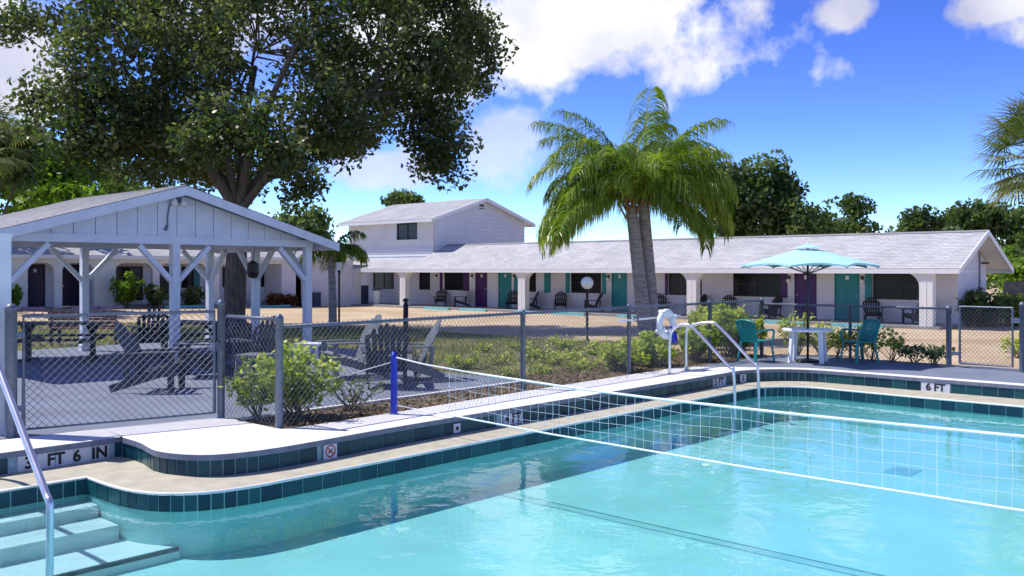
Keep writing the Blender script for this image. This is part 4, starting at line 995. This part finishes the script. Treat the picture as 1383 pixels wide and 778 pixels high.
# ------------------------------------------------------------------ parking stops, bins and boxes by the motel
def stop(label, p, q, m, group):
    p, q = Vector(p), Vector(q); c = (p+q)/2; zc = gz(c.x, c.y)
    t = thing('parking_stop', label, 'parking stop', (c.x,c.y,zc), math.atan2(q.y-p.y,q.x-p.x), group); Lh = (q-p).length/2
    b = MB(); b.prism([(-Lh,-.09,0),(-Lh,.09,0),(-Lh,.06,.13),(-Lh,-.06,.13)], (2*Lh,0,0)); link('block', b.mesh('block', m), t, (0,0,0))
    for s in (-.7,.7): b = MB(); b.lathe([(.022,.13),(.022,.142),(0,.143)], (s*Lh,0,0), 8); link('anchor_bolt', b.mesh('anchor_bolt', M['galv']), t, (0,0,0))
for y0, y1 in ((12.6,14.5),(15.6,17.5),(22.5,24.4),(26.2,28.1),(28.6,30.5),(32.5,34.4),(35.2,37.1)): stop('teal painted parking stop at the edge of the long porch', (33.75,y0,0), (33.75,y1,0), M['curb'], 'parking stops by the long porch')
for a, b_, m in ((222,275,'curb'),(350,392,'curb')): stop('teal painted parking stop in front of the wing behind the pavilion', (atY(a,411,42.9)[0],42.9,0), (atY(b_,411,42.9)[0],42.9,0), M[m], 'teal parking stops by the back wing')
for a, b_ in ((97,130),(133,166),(30,60)): stop('pink painted parking stop in front of the wing behind the pavilion', (atY(a,411,42.9)[0],42.9,0), (atY(b_,411,42.9)[0],42.9,0), M['curbp'], 'pink parking stops by the back wing')
x, y, _ = atd(509, 411, 54.5); z_ = gz(x,y)+.1
t_ = thing('trash_bin', 'pale lidded trash bin under the porch arch by the two-storey corner', 'bin', (x,y,z_), 0, None, True)
b = MB(); b.lathe([(.2,0),(.25,.8),(0,.8)], (x,y,z_), 12); b.build('body', M['white_plastic'], t_); b = MB(); b.lathe([(.27,.81),(.27,.87),(.12,.97),(0,.98)], (x,y,z_), 12); b.build('lid', M['galv'], t_)
for px, w_, h_, lab in ((425,.5,.75,'navy utility box against the white end of the back wing'),(491,.35,1.15,'navy narrow cabinet in the corner where the wings meet')):
    x = atY(px,411,43.75)[0]; z_ = gz(x,43.75)
    t_ = thing('utility_box', lab, 'cabinet', (x,43.75,z_), 0, None, True); b = MB(); b.box((x-w_/2,43.5,z_),(x+w_/2,44.0,z_+h_)); b.build('body', M['grey_box'], t_)
    b = MB(); b.box((x-w_/2-.02,43.48,z_+h_),(x+w_/2+.02,44.02,z_+h_+.04)); b.build('lid', M['grey_box'], t_)
# wooden fence beside the end of the wing
wf = thing('wooden_fence', 'weathered board fence beyond the end wall of the motel', 'fence', (40.5,9.0,-.3), 0, None, True)
for i in range(26):
    y = 10.4-i*.152; b = MB(); b.box((40.6,y-.145,-.32),(40.62,y,1.35+random.uniform(-.02,.02))); b.build('board', M['wood_fence'], wf)
b = MB(); b.box((40.625,6.5,.9),(40.66,10.4,.98)); b.build('rail', M['wood_fence'], wf)
# ------------------------------------------------------------------ trees
def tree(name, label, base, tr, fork, blobs, leaf=(.15,.09), per=80, crad=.75, m='leaf_oak', bark='bark', group=None, limbs=True, mains=None):
    """blobs: (centre, (rx,ry,rz), clusters)."""
    base = Vector(base); fork = Vector(fork); t = thing(name, label, 'tree', base, 0, group, True)
    tk = MB(); pts = smoothpath([base-Vector((0,0,.1)), base.lerp(fork,.35)+Vector((.04,.03,0))*tr*4, fork], 4)
    n = len(pts); tk.tube(pts, [tr*(1.35 if i == 0 else 1.0)*(1-.25*i/n) for i in range(n)], 12)
    CC = []; limbpts = []; mp_ = []
    for q in (mains or []):
        q = Vector(q); md = fork.lerp(q,.5)+Vector((random.uniform(-1,1),random.uniform(-1,1),-.2))*tr*.5
        lp = smoothpath([fork-Vector((0,0,tr)), fork.lerp(md,.5)+Vector((random.uniform(-1,1),random.uniform(-1,1),0))*tr*.3, md, q], 6); m_ = len(lp)
        r0 = tr*random.uniform(.34,.48); tk.tube(lp, [r0*(1-.6*i/m_) for i in range(m_)], 9, False); mp_.append(lp)
    for c, r, k in blobs:
        c = Vector(c); q = unit(rng.normal(size=(k,3)))*(rng.uniform(.15,1,size=(k,1))**.42)
        P = np.array(c)[None]+q*np.array(r)[None]; CC.append(P)
        if limbs:
            mid = fork.lerp(c,.5)+Vector((random.uniform(-.4,.4),random.uniform(-.4,.4),random.uniform(-.1,.5)))*tr*2.2
            if mp_:
                ml = min(mp_, key=lambda l_: min((v-c).length for v in l_)); k0 = min(range(len(ml)), key=lambda i_: (ml[i_]-c).length); k0 = max(5, min(k0, len(ml)-1)-random.randint(1,5))
                s0 = ml[k0]; mid = s0.lerp(c,.5)+Vector((random.uniform(-.6,.6),random.uniform(-.6,.6),random.uniform(-.2,.6)))
                lp = smoothpath([s0, s0.lerp(mid,.5)+(ml[k0]-ml[k0-1])*.4, mid, c], 5); r0 = tr*random.uniform(.16,.26)
            else: lp = smoothpath([fork-Vector((0,0,tr*.6)), fork.lerp(mid,.55)+Vector((0,0,-.05)), mid, c], 5); r0 = tr*random.uniform(.38,.62)
            m_ = len(lp)
            tk.tube(lp, [max(.02, r0*(1-.85*i/m_)) for i in range(m_)], 8, False); limbpts += lp[3:]
            for j in rng.choice(k, min(k, max(4, k//5)), replace=False):
                e = Vector(P[j]); s = min(lp[4:], key=lambda v: (v-e).length); mm = s.lerp(e,.5)+Vector((random.uniform(-.2,.2),random.uniform(-.2,.2),random.uniform(-.1,.25)))*max(.4,crad)
                br = max(.018, tr*.10); tk.tube([s,mm,e], [br,br*.7,br*.25], 5, False)
    tk.build('trunk', M[bark], t, smooth=True, fix=False)
    C = np.concatenate(CC); nC = len(C); ctint = rng.normal(.42,.16,nC); cr_ = crad*rng.uniform(.55,1.25,nC)
    cnt = (per*rng.uniform(.5,1.4,nC)*(cr_/crad)**1.5).astype(int)+6; idx = np.repeat(np.arange(nC), cnt)
    off = unit(rng.normal(size=(len(idx),3)))*(rng.uniform(0,1,size=(len(idx),1))**.5)*np.array([1,1,.72]); Lc = C[idx]+off*cr_[idx][:,None]
    V = leaf_quads(Lc, leaf[0], leaf[1], .5) - np.array(base)
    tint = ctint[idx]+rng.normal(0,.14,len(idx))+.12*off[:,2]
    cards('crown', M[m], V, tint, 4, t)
    return t
def pxblobs(L_, d, spread, sc=1.0):
    out = []
    for px, py, rx, ry, k, dd in L_:
        c = atd(px, py, d+dd); f_ = (d+dd)/FPX; out.append((c, (rx*f_*.92, rx*f_*.92*spread, ry*f_), int(k*sc)))
    return out
ob = (*gp(314, 431, -.05), -.06); OD = 34.0
x, y, z = atd(314, 434, 32.5); x2, y2, z2 = atd(322, 272, 32.5)
tree('live_oak', 'huge spreading oak with dark crown rising behind the pavilion', (x,y,gz(x,y)), .42, (x2,y2,z2),
     pxblobs([(350,70,170,110,105,0),(180,80,110,100,70,-2),(140,165,80,62,50,-3),(250,175,95,62,62,1),(215,195,75,46,32,-2),(250,20,120,80,52,2),(500,60,110,80,70,0),(580,120,75,70,52,-1),(640,75,42,60,26,1),(598,195,42,48,26,-1),(440,150,75,52,34,-3),
               (500,150,50,50,22,2),(405,215,42,30,16,1),(410,262,24,20,8,0),(300,235,60,25,16,3),(285,195,50,30,14,-6),(365,205,45,28,11,-6),(330,160,60,40,14,-6),(460,195,40,22,10,1),(60,150,40,42,14,-2),(70,25,55,28,14,1),(20,40,26,22,6,0),(350,-70,200,90,90,0),(150,-50,130,70,46,1),(530,-40,110,70,50,0),(590,20,80,60,36,2),(260,225,60,28,15,3),(200,240,60,25,12,2)], OD-1, .95, 1.0),
     (.21,.125), 92, .85, mains=[atd(235,165,33.5), atd(300,120,32), atd(345,90,35), atd(445,130,33), atd(520,110,31.5), atd(180,110,31), atd(400,60,31)])
TG = 'trees beyond the motel'
def bgtree(label, d, blobs, px0, tr=.22, m='leaf_bg', leaf=(.32,.2), per=85, crad=1.0, name='leafy_tree', fz=2.2, sc=1):
    x, y, _ = atd(px0, 400, d); z = gz(x, y)
    bl = pxblobs(blobs, d, .9, sc)
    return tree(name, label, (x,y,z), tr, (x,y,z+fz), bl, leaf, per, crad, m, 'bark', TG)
bgtree('bushy green tree behind the long roof, next to the tall palm', 52, [(990,265,45,50,40,0),(1040,270,52,48,50,0),(1020,310,80,30,40,1),(965,240,32,32,18,1),(1075,300,40,34,24,-1),(1095,310,30,26,14,0)], 1030, crad=1.0)
bgtree('small rounded tree with gap in its crown behind the long roof', 56, [(1150,282,26,16,16,0),(1130,312,40,18,18,0),(1165,312,28,14,12,0)], 1148, .15, crad=.8, per=46)
bgtree('low dark tree rising over the right end of the long roof', 60, [(1245,300,28,16,16,0),(1285,302,32,20,20,0),(1225,312,22,10,8,0)], 1262, .16, crad=.9)
bgtree('tall green tree past the gable end of the long roof', 56, [(1320,300,36,26,26,0),(1362,310,40,34,34,0),(1390,340,40,40,26,-2),(1365,365,30,25,18,-4)], 1360, .2, crad=.95)
bgtree('leafy bush trees past the board fence at the motel end', 44, [(1372,378,24,26,26,0),(1400,390,28,34,24,0),(1350,355,14,12,8,2)], 1392, .12, 'leaf_pale', (.3,.18), 55, .7, fz=1.2)
bgtree('bright green tree filling the space behind the pavilion roof', 48, [(60,230,70,40,48,0),(115,225,50,40,30,2),(20,260,50,45,34,0),(150,255,60,34,28,3),(-30,250,60,50,26,0),(80,270,60,28,28,-2),(30,215,50,30,24,0)], 70, .2, 'leaf_pale', (.34,.2), 62, .9)
bgtree('grey-green tree half hidden by the oak at the far left', 42, [(5,215,40,46,30,0),(40,200,30,30,14,0),(-50,200,70,70,40,0)], -15, .2, 'leaf_bg', (.28,.17), 60, .8)
bgtree('loose small tree between the oak and the two-storey block', 60, [(390,300,30,22,20,0),(425,300,24,20,14,0),(375,318,30,18,14,0),(410,322,40,16,18,1)], 395, .14, 'leaf_bg', (.36,.22), 40, .9)
bgtree('flat-topped pine showing over the two-storey roof', 85, [(545,270,24,8,22,0),(530,274,12,5,8,0),(560,272,12,5,8,0)], 545, .2, 'leaf_bg', (.5,.2), 60, .8, 'pine_tree', 6.5)

# ------------------------------------------------------------------ palms
def frond(parent, root, az, el, length, droop, m, nl=52, ll=.6, seed=0, hang=.66, w=.028):
    """feather frond: arching rachis and hanging leaflets, one object"""
    root = np.array(root, float); d = np.array([math.cos(az)*math.cos(el), math.sin(az)*math.cos(el), math.sin(el)]); P = [root]; n = 14; e = el
    for i in range(n):
        e -= droop/n*(.5+1.2*i/n); d = np.array([math.cos(az)*math.cos(e), math.sin(az)*math.cos(e), math.sin(e)]); P.append(P[-1]+d*length/n)
    P = np.array(P); V = []; T = []
    side = np.array([-math.sin(az), math.cos(az), 0])
    rb = MB(); 
    for i in range(n):                                   # rachis as flat quads
        w0, w1 = .03*(1-i/n)+.006, .03*(1-(i+1)/n)+.006
        V += [P[i]-side*w0, P[i]+side*w0, P[i+1]+side*w1, P[i+1]-side*w1]; T.append(.95)
    tb0 = random.uniform(.36,.72)
    for k in range(nl):
        f_ = .14+.86*k/nl; i = min(n-1, int(f_*n)); p = P[i]+(P[i+1]-P[i])*(f_*n-i); t = unit(P[i+1]-P[i])
        for s in (-1, 1):
            u = np.array([0,0,1.]); lx_ = ll*(.55+.75*math.sin(math.pi*min(1,f_*.9+.08)))*random.uniform(.8,1.15)
            v0 = unit(t*.55+side*s*random.uniform(.55,1.0)+u*random.uniform(-.1,.45)); wv = w*random.uniform(.7,1.2)
            q1 = p+v0*lx_*.38; v1 = unit(v0*(1-hang*.6)+np.array([0,0,-1])*hang*random.uniform(.7,1.1)); q2 = q1+v1*lx_*.36; v2 = unit(v1*.5+np.array([0,0,-1])); q3 = q2+v2*lx_*.34
            b_ = unit(np.cross(v0, u)+t*.6+.25*rng.normal(size=3)); c = max(0, min(1, tb0+random.gauss(0,.13)))
            V += [p-b_*wv*.5, p+b_*wv*.5, q1+b_*wv, q1-b_*wv]; T.append(c)
            V += [q1-b_*wv, q1+b_*wv, q2+b_*wv*.8, q2-b_*wv*.8]; T.append(c)
            V += [q2-b_*wv*.8, q2+b_*wv*.8, q3+b_*wv*.1, q3-b_*wv*.1]; T.append(c+.1)
    o = cards('frond', m, np.array(V)-np.array(ORG[parent.name]), np.array(T), 4, parent); return o
def palm(label, base, top, r, fronds, m, lenr=(2.2,3.0), ll=.6, group='feather palms', lean2=None, nl=52, w=.028):
    base, top = Vector(base), Vector(top); t = thing('feather_palm', label, 'palm tree', base, 0, group, True)
    trunks = [(base, top)]+([lean2] if lean2 else [])
    for a, b_ in trunks:
        a, b_ = Vector(a), Vector(b_); k = MB(); P = []; rs = []
        for i in range(26):
            f_ = i/25; P.append(a.lerp(b_,f_)+Vector((.06*math.sin(f_*3),.05*math.sin(f_*2+1),0))*(1 if r > .2 else .4)); rs.append(r*(1.25-.32*f_)*(1+.035*(i%2)))
        k.tube(P, rs, 14); k.build('trunk', M['palmbark'], t, smooth=True, fix=False)
        k = MB()
        for i in range(12):                                # old leaf bases
            az = i*2.4; p = b_+Vector((math.cos(az)*r*.75,math.sin(az)*r*.75,-.45+i*.045)); k.bar(p, p+Vector((math.cos(az)*.22,math.sin(az)*.22,.42)), .10, .03, (math.cos(az),math.sin(az),0))
        k.build('leaf_bases', M['boot'], t, fix=False)
    for i, (az, el, ln, dr_) in enumerate(fronds):
        b_ = trunks[i % len(trunks)][1]; frond(t, Vector(b_)+Vector((math.cos(az)*.12,math.sin(az)*.12,.05)), az, el, ln, dr_, m, nl, ll, w=w)
    return t
PD = 25.5
bx_, by_, _ = atd(874, 450, PD); tx_, ty_, tz_ = atd(852, 276, PD)
b2 = (*atd(884, 450, PD+.3)[:2], gz(bx_,by_)-.05); t2 = atd(868, 266, PD+.3)
fr_ = []
# azimuth measured from the view's right-hand side
spec = [(180,1.0,3.4,1.95),(172,.55,3.1,1.75),(195,.15,2.9,1.35),(160,.85,3.2,2.1),(10,.65,2.9,1.85),(-8,.2,2.8,1.35),(25,1.0,3.2,2.0),(-20,.6,2.9,1.9),(60,1.33,4.4,1.5),(75,1.47,4.9,1.25),(68,1.4,4.6,1.4),(110,1.15,3.4,1.75),(-90,1.0,2.3,1.9),(-120,.75,2.3,1.75),(-60,.65,2.2,1.65),(-150,.65,3.1,1.9),(215,.3,3.0,1.6),(135,.6,2.8,1.75),(45,.5,2.8,1.8),(85,.5,2.8,1.75),(-25,.1,2.6,1.25),(-165,-.05,2.8,1.1),(0,1.15,3.1,2.05),(200,1.2,3.5,2.0),(-75,1.15,3.2,2.15),(20,-.05,2.5,1.1),(170,-.1,2.7,1.05),(-135,1.05,3.2,2.1),(95,1.35,3.8,1.9),(-10,.85,3.1,2.1),(40,1.2,3.7,1.7),(185,.8,3.3,2.0),(-45,.8,2.9,2.1),(183,.6,3.7,2.5),(168,.4,3.5,2.2),(-5,.5,3.3,2.3),(12,.3,3.2,2.0),(-160,.3,3.3,1.9),(120,.9,3.1,1.9),(50,.9,3.1,1.9),(150,1.2,3.5,1.8),(30,1.25,3.5,1.8),(185,.35,3.1,1.7),(-70,1.3,2.8,1.9),(-110,1.25,2.9,1.9),(100,1.1,3.3,1.7),(5,.9,3.2,2.0),(-15,.4,3.0,1.8),(165,1.25,3.9,1.25),(15,1.25,3.7,1.25),(140,1.38,4.1,1.2),(190,1.1,3.6,1.45),(-5,1.1,3.3,1.5)]
fr_ = [(RA+R_(a)+random.uniform(-.08,.08), el, ln*.93, dr_*.9) for a, el, ln, dr_ in spec]
palm('tall twin-trunk palm with drooping feather fronds between pool fence and motel', (bx_,by_,gz(bx_,by_)-.05), (tx_,ty_,tz_), .165, fr_, M['leaf_palm'], group='feather palms', lean2=(b2, t2), nl=105, ll=.72, w=.015)
sx, sy, _ = atd(450, 432, 33); stx = atd(447, 345, 33)
fr2 = [(RA+R_(i*360/16+random.uniform(-8,8)), random.choice((.9,.55,.25,1.2)), random.uniform(1.25,1.6), random.uniform(1.4,1.9)) for i in range(16)]
palm('small feather palm by the pavilion eave beside a lamp post', (sx,sy,gz(sx,sy)-.05), (stx[0],stx[1],stx[2]+.12), .12, fr2, M['leaf_palm'], group='feather palms', nl=40, ll=.5, w=.026)
def sabal(label, d, px, py, n, L_, gnd=None):
    x, y, z = atd(px, py, d); z0 = gz(x,y); t = thing('fan_palm', label, 'palm tree', (x,y,z0), 0, None, True)
    k = MB(); k.tube([(x,y,z0-.1),(x+.05,y,(z0+z)/2),(x,y,z)], [.24,.2,.2], 12); k.build('trunk', M['palmbark'], t, smooth=True, fix=False)
    for i in range(n):
        az = i*2.399; el = 1.35-2.1*((i+.5)/n); dv = np.array([math.cos(az)*math.cos(el),math.sin(az)*math.cos(el),math.sin(el)]); pt = L_*random.uniform(.5,.62)
        c = np.array([x,y,z])+dv*pt; side = unit(np.cross(dv,[0,0,1.])); up = np.cross(side,dv); V = []; T = []; w0 = .018
        V += [np.array([x,y,z])-side*w0, np.array([x,y,z])+side*w0, c+side*w0, c-side*w0]; T.append(.6); tb0 = random.uniform(.3,.8)
        for k_ in range(26):
            a = (k_/25-.5)*3.6; ln = L_*.62*random.uniform(.85,1.1)*(1-.12*abs(a)); v = dv*math.cos(a)+side*math.sin(a)+up*.12*math.cos(a*2); v = unit(v)
            q1 = c+v*ln*.6; q2 = q1+unit(v+np.array([0,0,-.55]))*ln*.4; b_ = unit(np.cross(v,up)); w_ = .026; tt = tb0+random.gauss(0,.1)
            V += [c-b_*.006,c+b_*.006,q1+b_*w_,q1-b_*w_]; T.append(tt); V += [q1-b_*w_,q1+b_*w_,q2+b_*.004,q2-b_*.004]; T.append(tt+.1)
        cards('frond', M['leaf_sabal'], np.array(V)-np.array(ORG[t.name]), np.array(T), 4, t)
    return t
sabal('fan palm with stiff pale fronds at the edge beyond the pool gate', 24, 1408, 215, 46, 1.75)
sabal('grey-green fan palm past the oak beyond the lawn', 38, -22, 195, 26, 2.0)

# ------------------------------------------------------------------ shrubs
def shrub(label, x, y, r, h, nst, nlf, leaf, m, group, name='shrub', z=None, low=.25, wob=.12):
    z = gz(x,y)+.01 if z is None else z; t = thing(name, label, 'shrub', (x,y,z), 0, group, True); k = MB(); tips = []; nlf = int(nlf*(1.7 if leaf[0] < .12 else 1)); leaf = (leaf[0]*1.08, leaf[1]*1.15)
    for i in range(nst):
        a = random.uniform(0,2*math.pi); rr = r*math.sqrt(random.random()); hh = h*random.uniform(.6,1.0)*(1-.35*(rr/r)**2); b0 = Vector((x+random.uniform(-.3,.3)*r*.5,y+random.uniform(-.3,.3)*r*.5,z)); e = Vector((x+rr*math.cos(a),y+rr*math.sin(a),z+hh))
        mid = b0.lerp(e,.5)+Vector((random.uniform(-wob,wob),random.uniform(-wob,wob),0))*r; k.tube([b0,mid,e], [.010,.007,.004], 4, False); tips += [b0.lerp(mid,.7),mid,mid.lerp(e,.5),e,e]
    k.build('stems', M['stem'], t, fix=False)
    tp = np.array([p for p in tips if p.z > z+h*low]); idx = rng.integers(0, len(tp), nlf); C = tp[idx]+rng.normal(size=(nlf,3))*np.array([.10,.10,.09])*max(.5,r)
    C[:,2] = np.maximum(C[:,2], z+.03)
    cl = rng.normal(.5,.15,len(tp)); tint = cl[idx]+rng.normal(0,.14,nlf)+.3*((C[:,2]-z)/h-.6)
    cards('leaves', M[m], leaf_quads(C, leaf[0], leaf[1], 1.5)-np.array([x,y,z]), tint, 4, t); return t
SG = 'shrubs along the pool fence'
shrub('lime green bush growing against the fence corner post by the patio', 6.62, 9.62, .55, .92, 26, 900, (.085,.045), 'leaf_lime', SG)
shrub('lime green bush squeezed into the bed corner behind the end-on panel', 6.28, 9.95, .30, .80, 14, 380, (.085,.045), 'leaf_lime', SG)
shrub('half-bare twiggy bush between the corner bush and the blue net post', 7.45, 9.6, .5, .55, 20, 120, (.06,.03), 'leaf_bg', SG)
shrub('thin dry bush with drooping bare stems next to the grey chairs', 10.2, 11.4, .35, 1.0, 9, 30, (.06,.03), 'deadleaf', SG)
gc = [(690,512,.3,.28,90),(630,498,.4,.42,220),(745,492,.5,.30,150),(790,500,.4,.26,120),(830,488,.45,.34,200),(765,470,.5,.42,260),(700,470,.4,.2,80),(820,470,.5,.3,140),(870,478,.5,.5,380),(735,505,.3,.2,70),(655,475,.3,.2,70),(800,478,.45,.3,150),(720,484,.4,.3,130),(850,495,.4,.4,240),(675,492,.3,.25,90),(770,486,.4,.2,90)]
for i, (px, py, r, h, nl) in enumerate(gc):
    x, y = gp(px, py, -.03); shrub('low lime groundcover plant spreading in the bed behind the long fence', x, y, r, h*.8, 14, int(nl*.75), (.075,.042), 'leaf_lime', 'groundcover plants behind the long fence', low=.1)
for px, py, r, h, nl, lab in ((880,503,.45,.55,620,'lime bush under the ring buoy'),(905,495,.5,.7,800,'dense lime bush between ring buoy and ladder rails'),(955,488,.5,.85,800,'dense lime bush behind the ladder rails'),(985,480,.6,1.15,1300,'tall lime hedge bush behind the ladder rails'),(1020,480,.55,1.1,1100,'tall lime hedge bush behind the teal chair'),(960,468,.6,1.1,1000,'tall lime hedge bush by the porch column view'),(1075,478,.4,1.0,260,'loose lime bush behind the umbrella pole'),(1110,478,.4,.75,220,'loose lime bush behind the white table')):
    x, y = gp(px, py); 
    if y < 9.55 and x < 18.0: y = 9.75
    shrub(lab, x, y, r, h, 26, nl, (.09,.05), 'leaf_lime', SG)
for px, py, h, lab in ((1150,486,.70,'leggy open shrub with bare stems behind the shaded chair'),(1175,487,.75,'leggy open shrub next to the shaded chair, with a tuft on top'),(1200,489,.7,'leggy open shrub halfway from table to pool gate'),(1235,490,.42,'short shrub with dark leaves by the pool gate'),(1262,492,.38,'tiny dark shrub right beside the pool gate post'),(1128,484,.6,'leggy shrub hidden behind the shaded chair')):
    x, y = gp(px, py); shrub(lab, max(x,18.55), y, .35, h, 10, 150, (.09,.045), 'leaf_lime' if h > .45 else 'leaf_bg', SG, low=.45, z=-.03)
x, y, _ = atd(1330, 440, 34); shrub('clipped green hedge in front of the motel end wall', 37.3, 10.2, 1.1, 1.35, 50, 3600, (.15,.09), 'leaf_bg', 'hedges by the motel end wall', 'hedge', low=.0)
shrub('clipped lime hedge between the end wall and the board fence', 39.0, 9.4, 1.1, 1.15, 50, 3200, (.15,.09), 'leaf_lime', 'hedges by the motel end wall', 'hedge', low=.0)
shrub('green bush past the right post of the pool gate', 18.9, 4.0, .5, .95, 26, 900, (.09,.05), 'leaf_pale', SG)
shrub('small green bush at the foot of the gate past the gravel', 21.5, 5.2, .35, .5, 12, 240, (.08,.045), 'leaf_lime', SG)
for px, r, h, m_, lab in ((170,.75,2.0,'leaf_pale','tall bright shrub in front of the back wing arch'),(209,.75,1.15,'leaf_bg','round dark shrub in front of the back wing window'),(262,.7,1.05,'leaf_bg','round dark shrub near the pavilion back post'),(372,.55,.75,'leaf_red','reddish croton shrub against the back wing'),(392,.5,.7,'leaf_red','reddish croton shrub beside the arch end of the back wing'),(18,.4,1.1,'leaf_pale','potted-looking small shrub by the first back wing arch')):
    x = atY(px,411,43.2)[0]; shrub(lab, x, 43.2, r, h, 30, 1300, (.15,.09), m_, 'shrubs along the back wing', low=.1)
# ------------------------------------------------------------------ grass and litter
def scatter(poly, n, avoid=None):
    x0, x1 = min(p[0] for p in poly), max(p[0] for p in poly); y0, y1 = min(p[1] for p in poly), max(p[1] for p in poly); out = []
    while len(out) < n:
        p = (random.uniform(x0,x1), random.uniform(y0,y1))
        if inside(p, poly) and not (avoid and inside(p, avoid)): out.append(p)
    return out
pts = scatter(LAWN, 34000, SLAB); C = np.array([(x,y,gz(x,y)+.006) for x, y in pts]); n = len(C)
dens = np.sin(C[:,0]*1.1+np.sin(C[:,1]*.7)*2)*np.sin(C[:,1]*.9+1.3)
a = rng.uniform(0,2*math.pi,n); h = rng.uniform(.04,.11,n)*(1+.4*dens); w = rng.uniform(.008,.018,n); s = np.stack([np.cos(a),np.sin(a),0*a],1); ln = rng.normal(size=(n,3))*.035; ln[:,2] = 0
V = np.empty((n,3,3)); V[:,0] = C-s*w[:,None]; V[:,1] = C+s*w[:,None]; V[:,2] = C+ln+np.stack([0*a,0*a,h],1)
tag(cards('grass', M['grass'], V.reshape(-1,3), .45+.25*dens+rng.normal(0,.18,n), 3), 'short patchy grass growing over the shaded lawn', 'grass', kind='stuff')
pts = scatter(BED, 5200); C = np.array([(x,y,gz(x,y)+.032) for x, y in pts])
tag(cards('leaf_litter', M['deadleaf'], leaf_quads(C, .07, .04, 2.2), rng.uniform(0,1,len(C)), 4), 'dry brown leaf litter and mulch chips over the planting bed', 'leaf litter', kind='stuff')
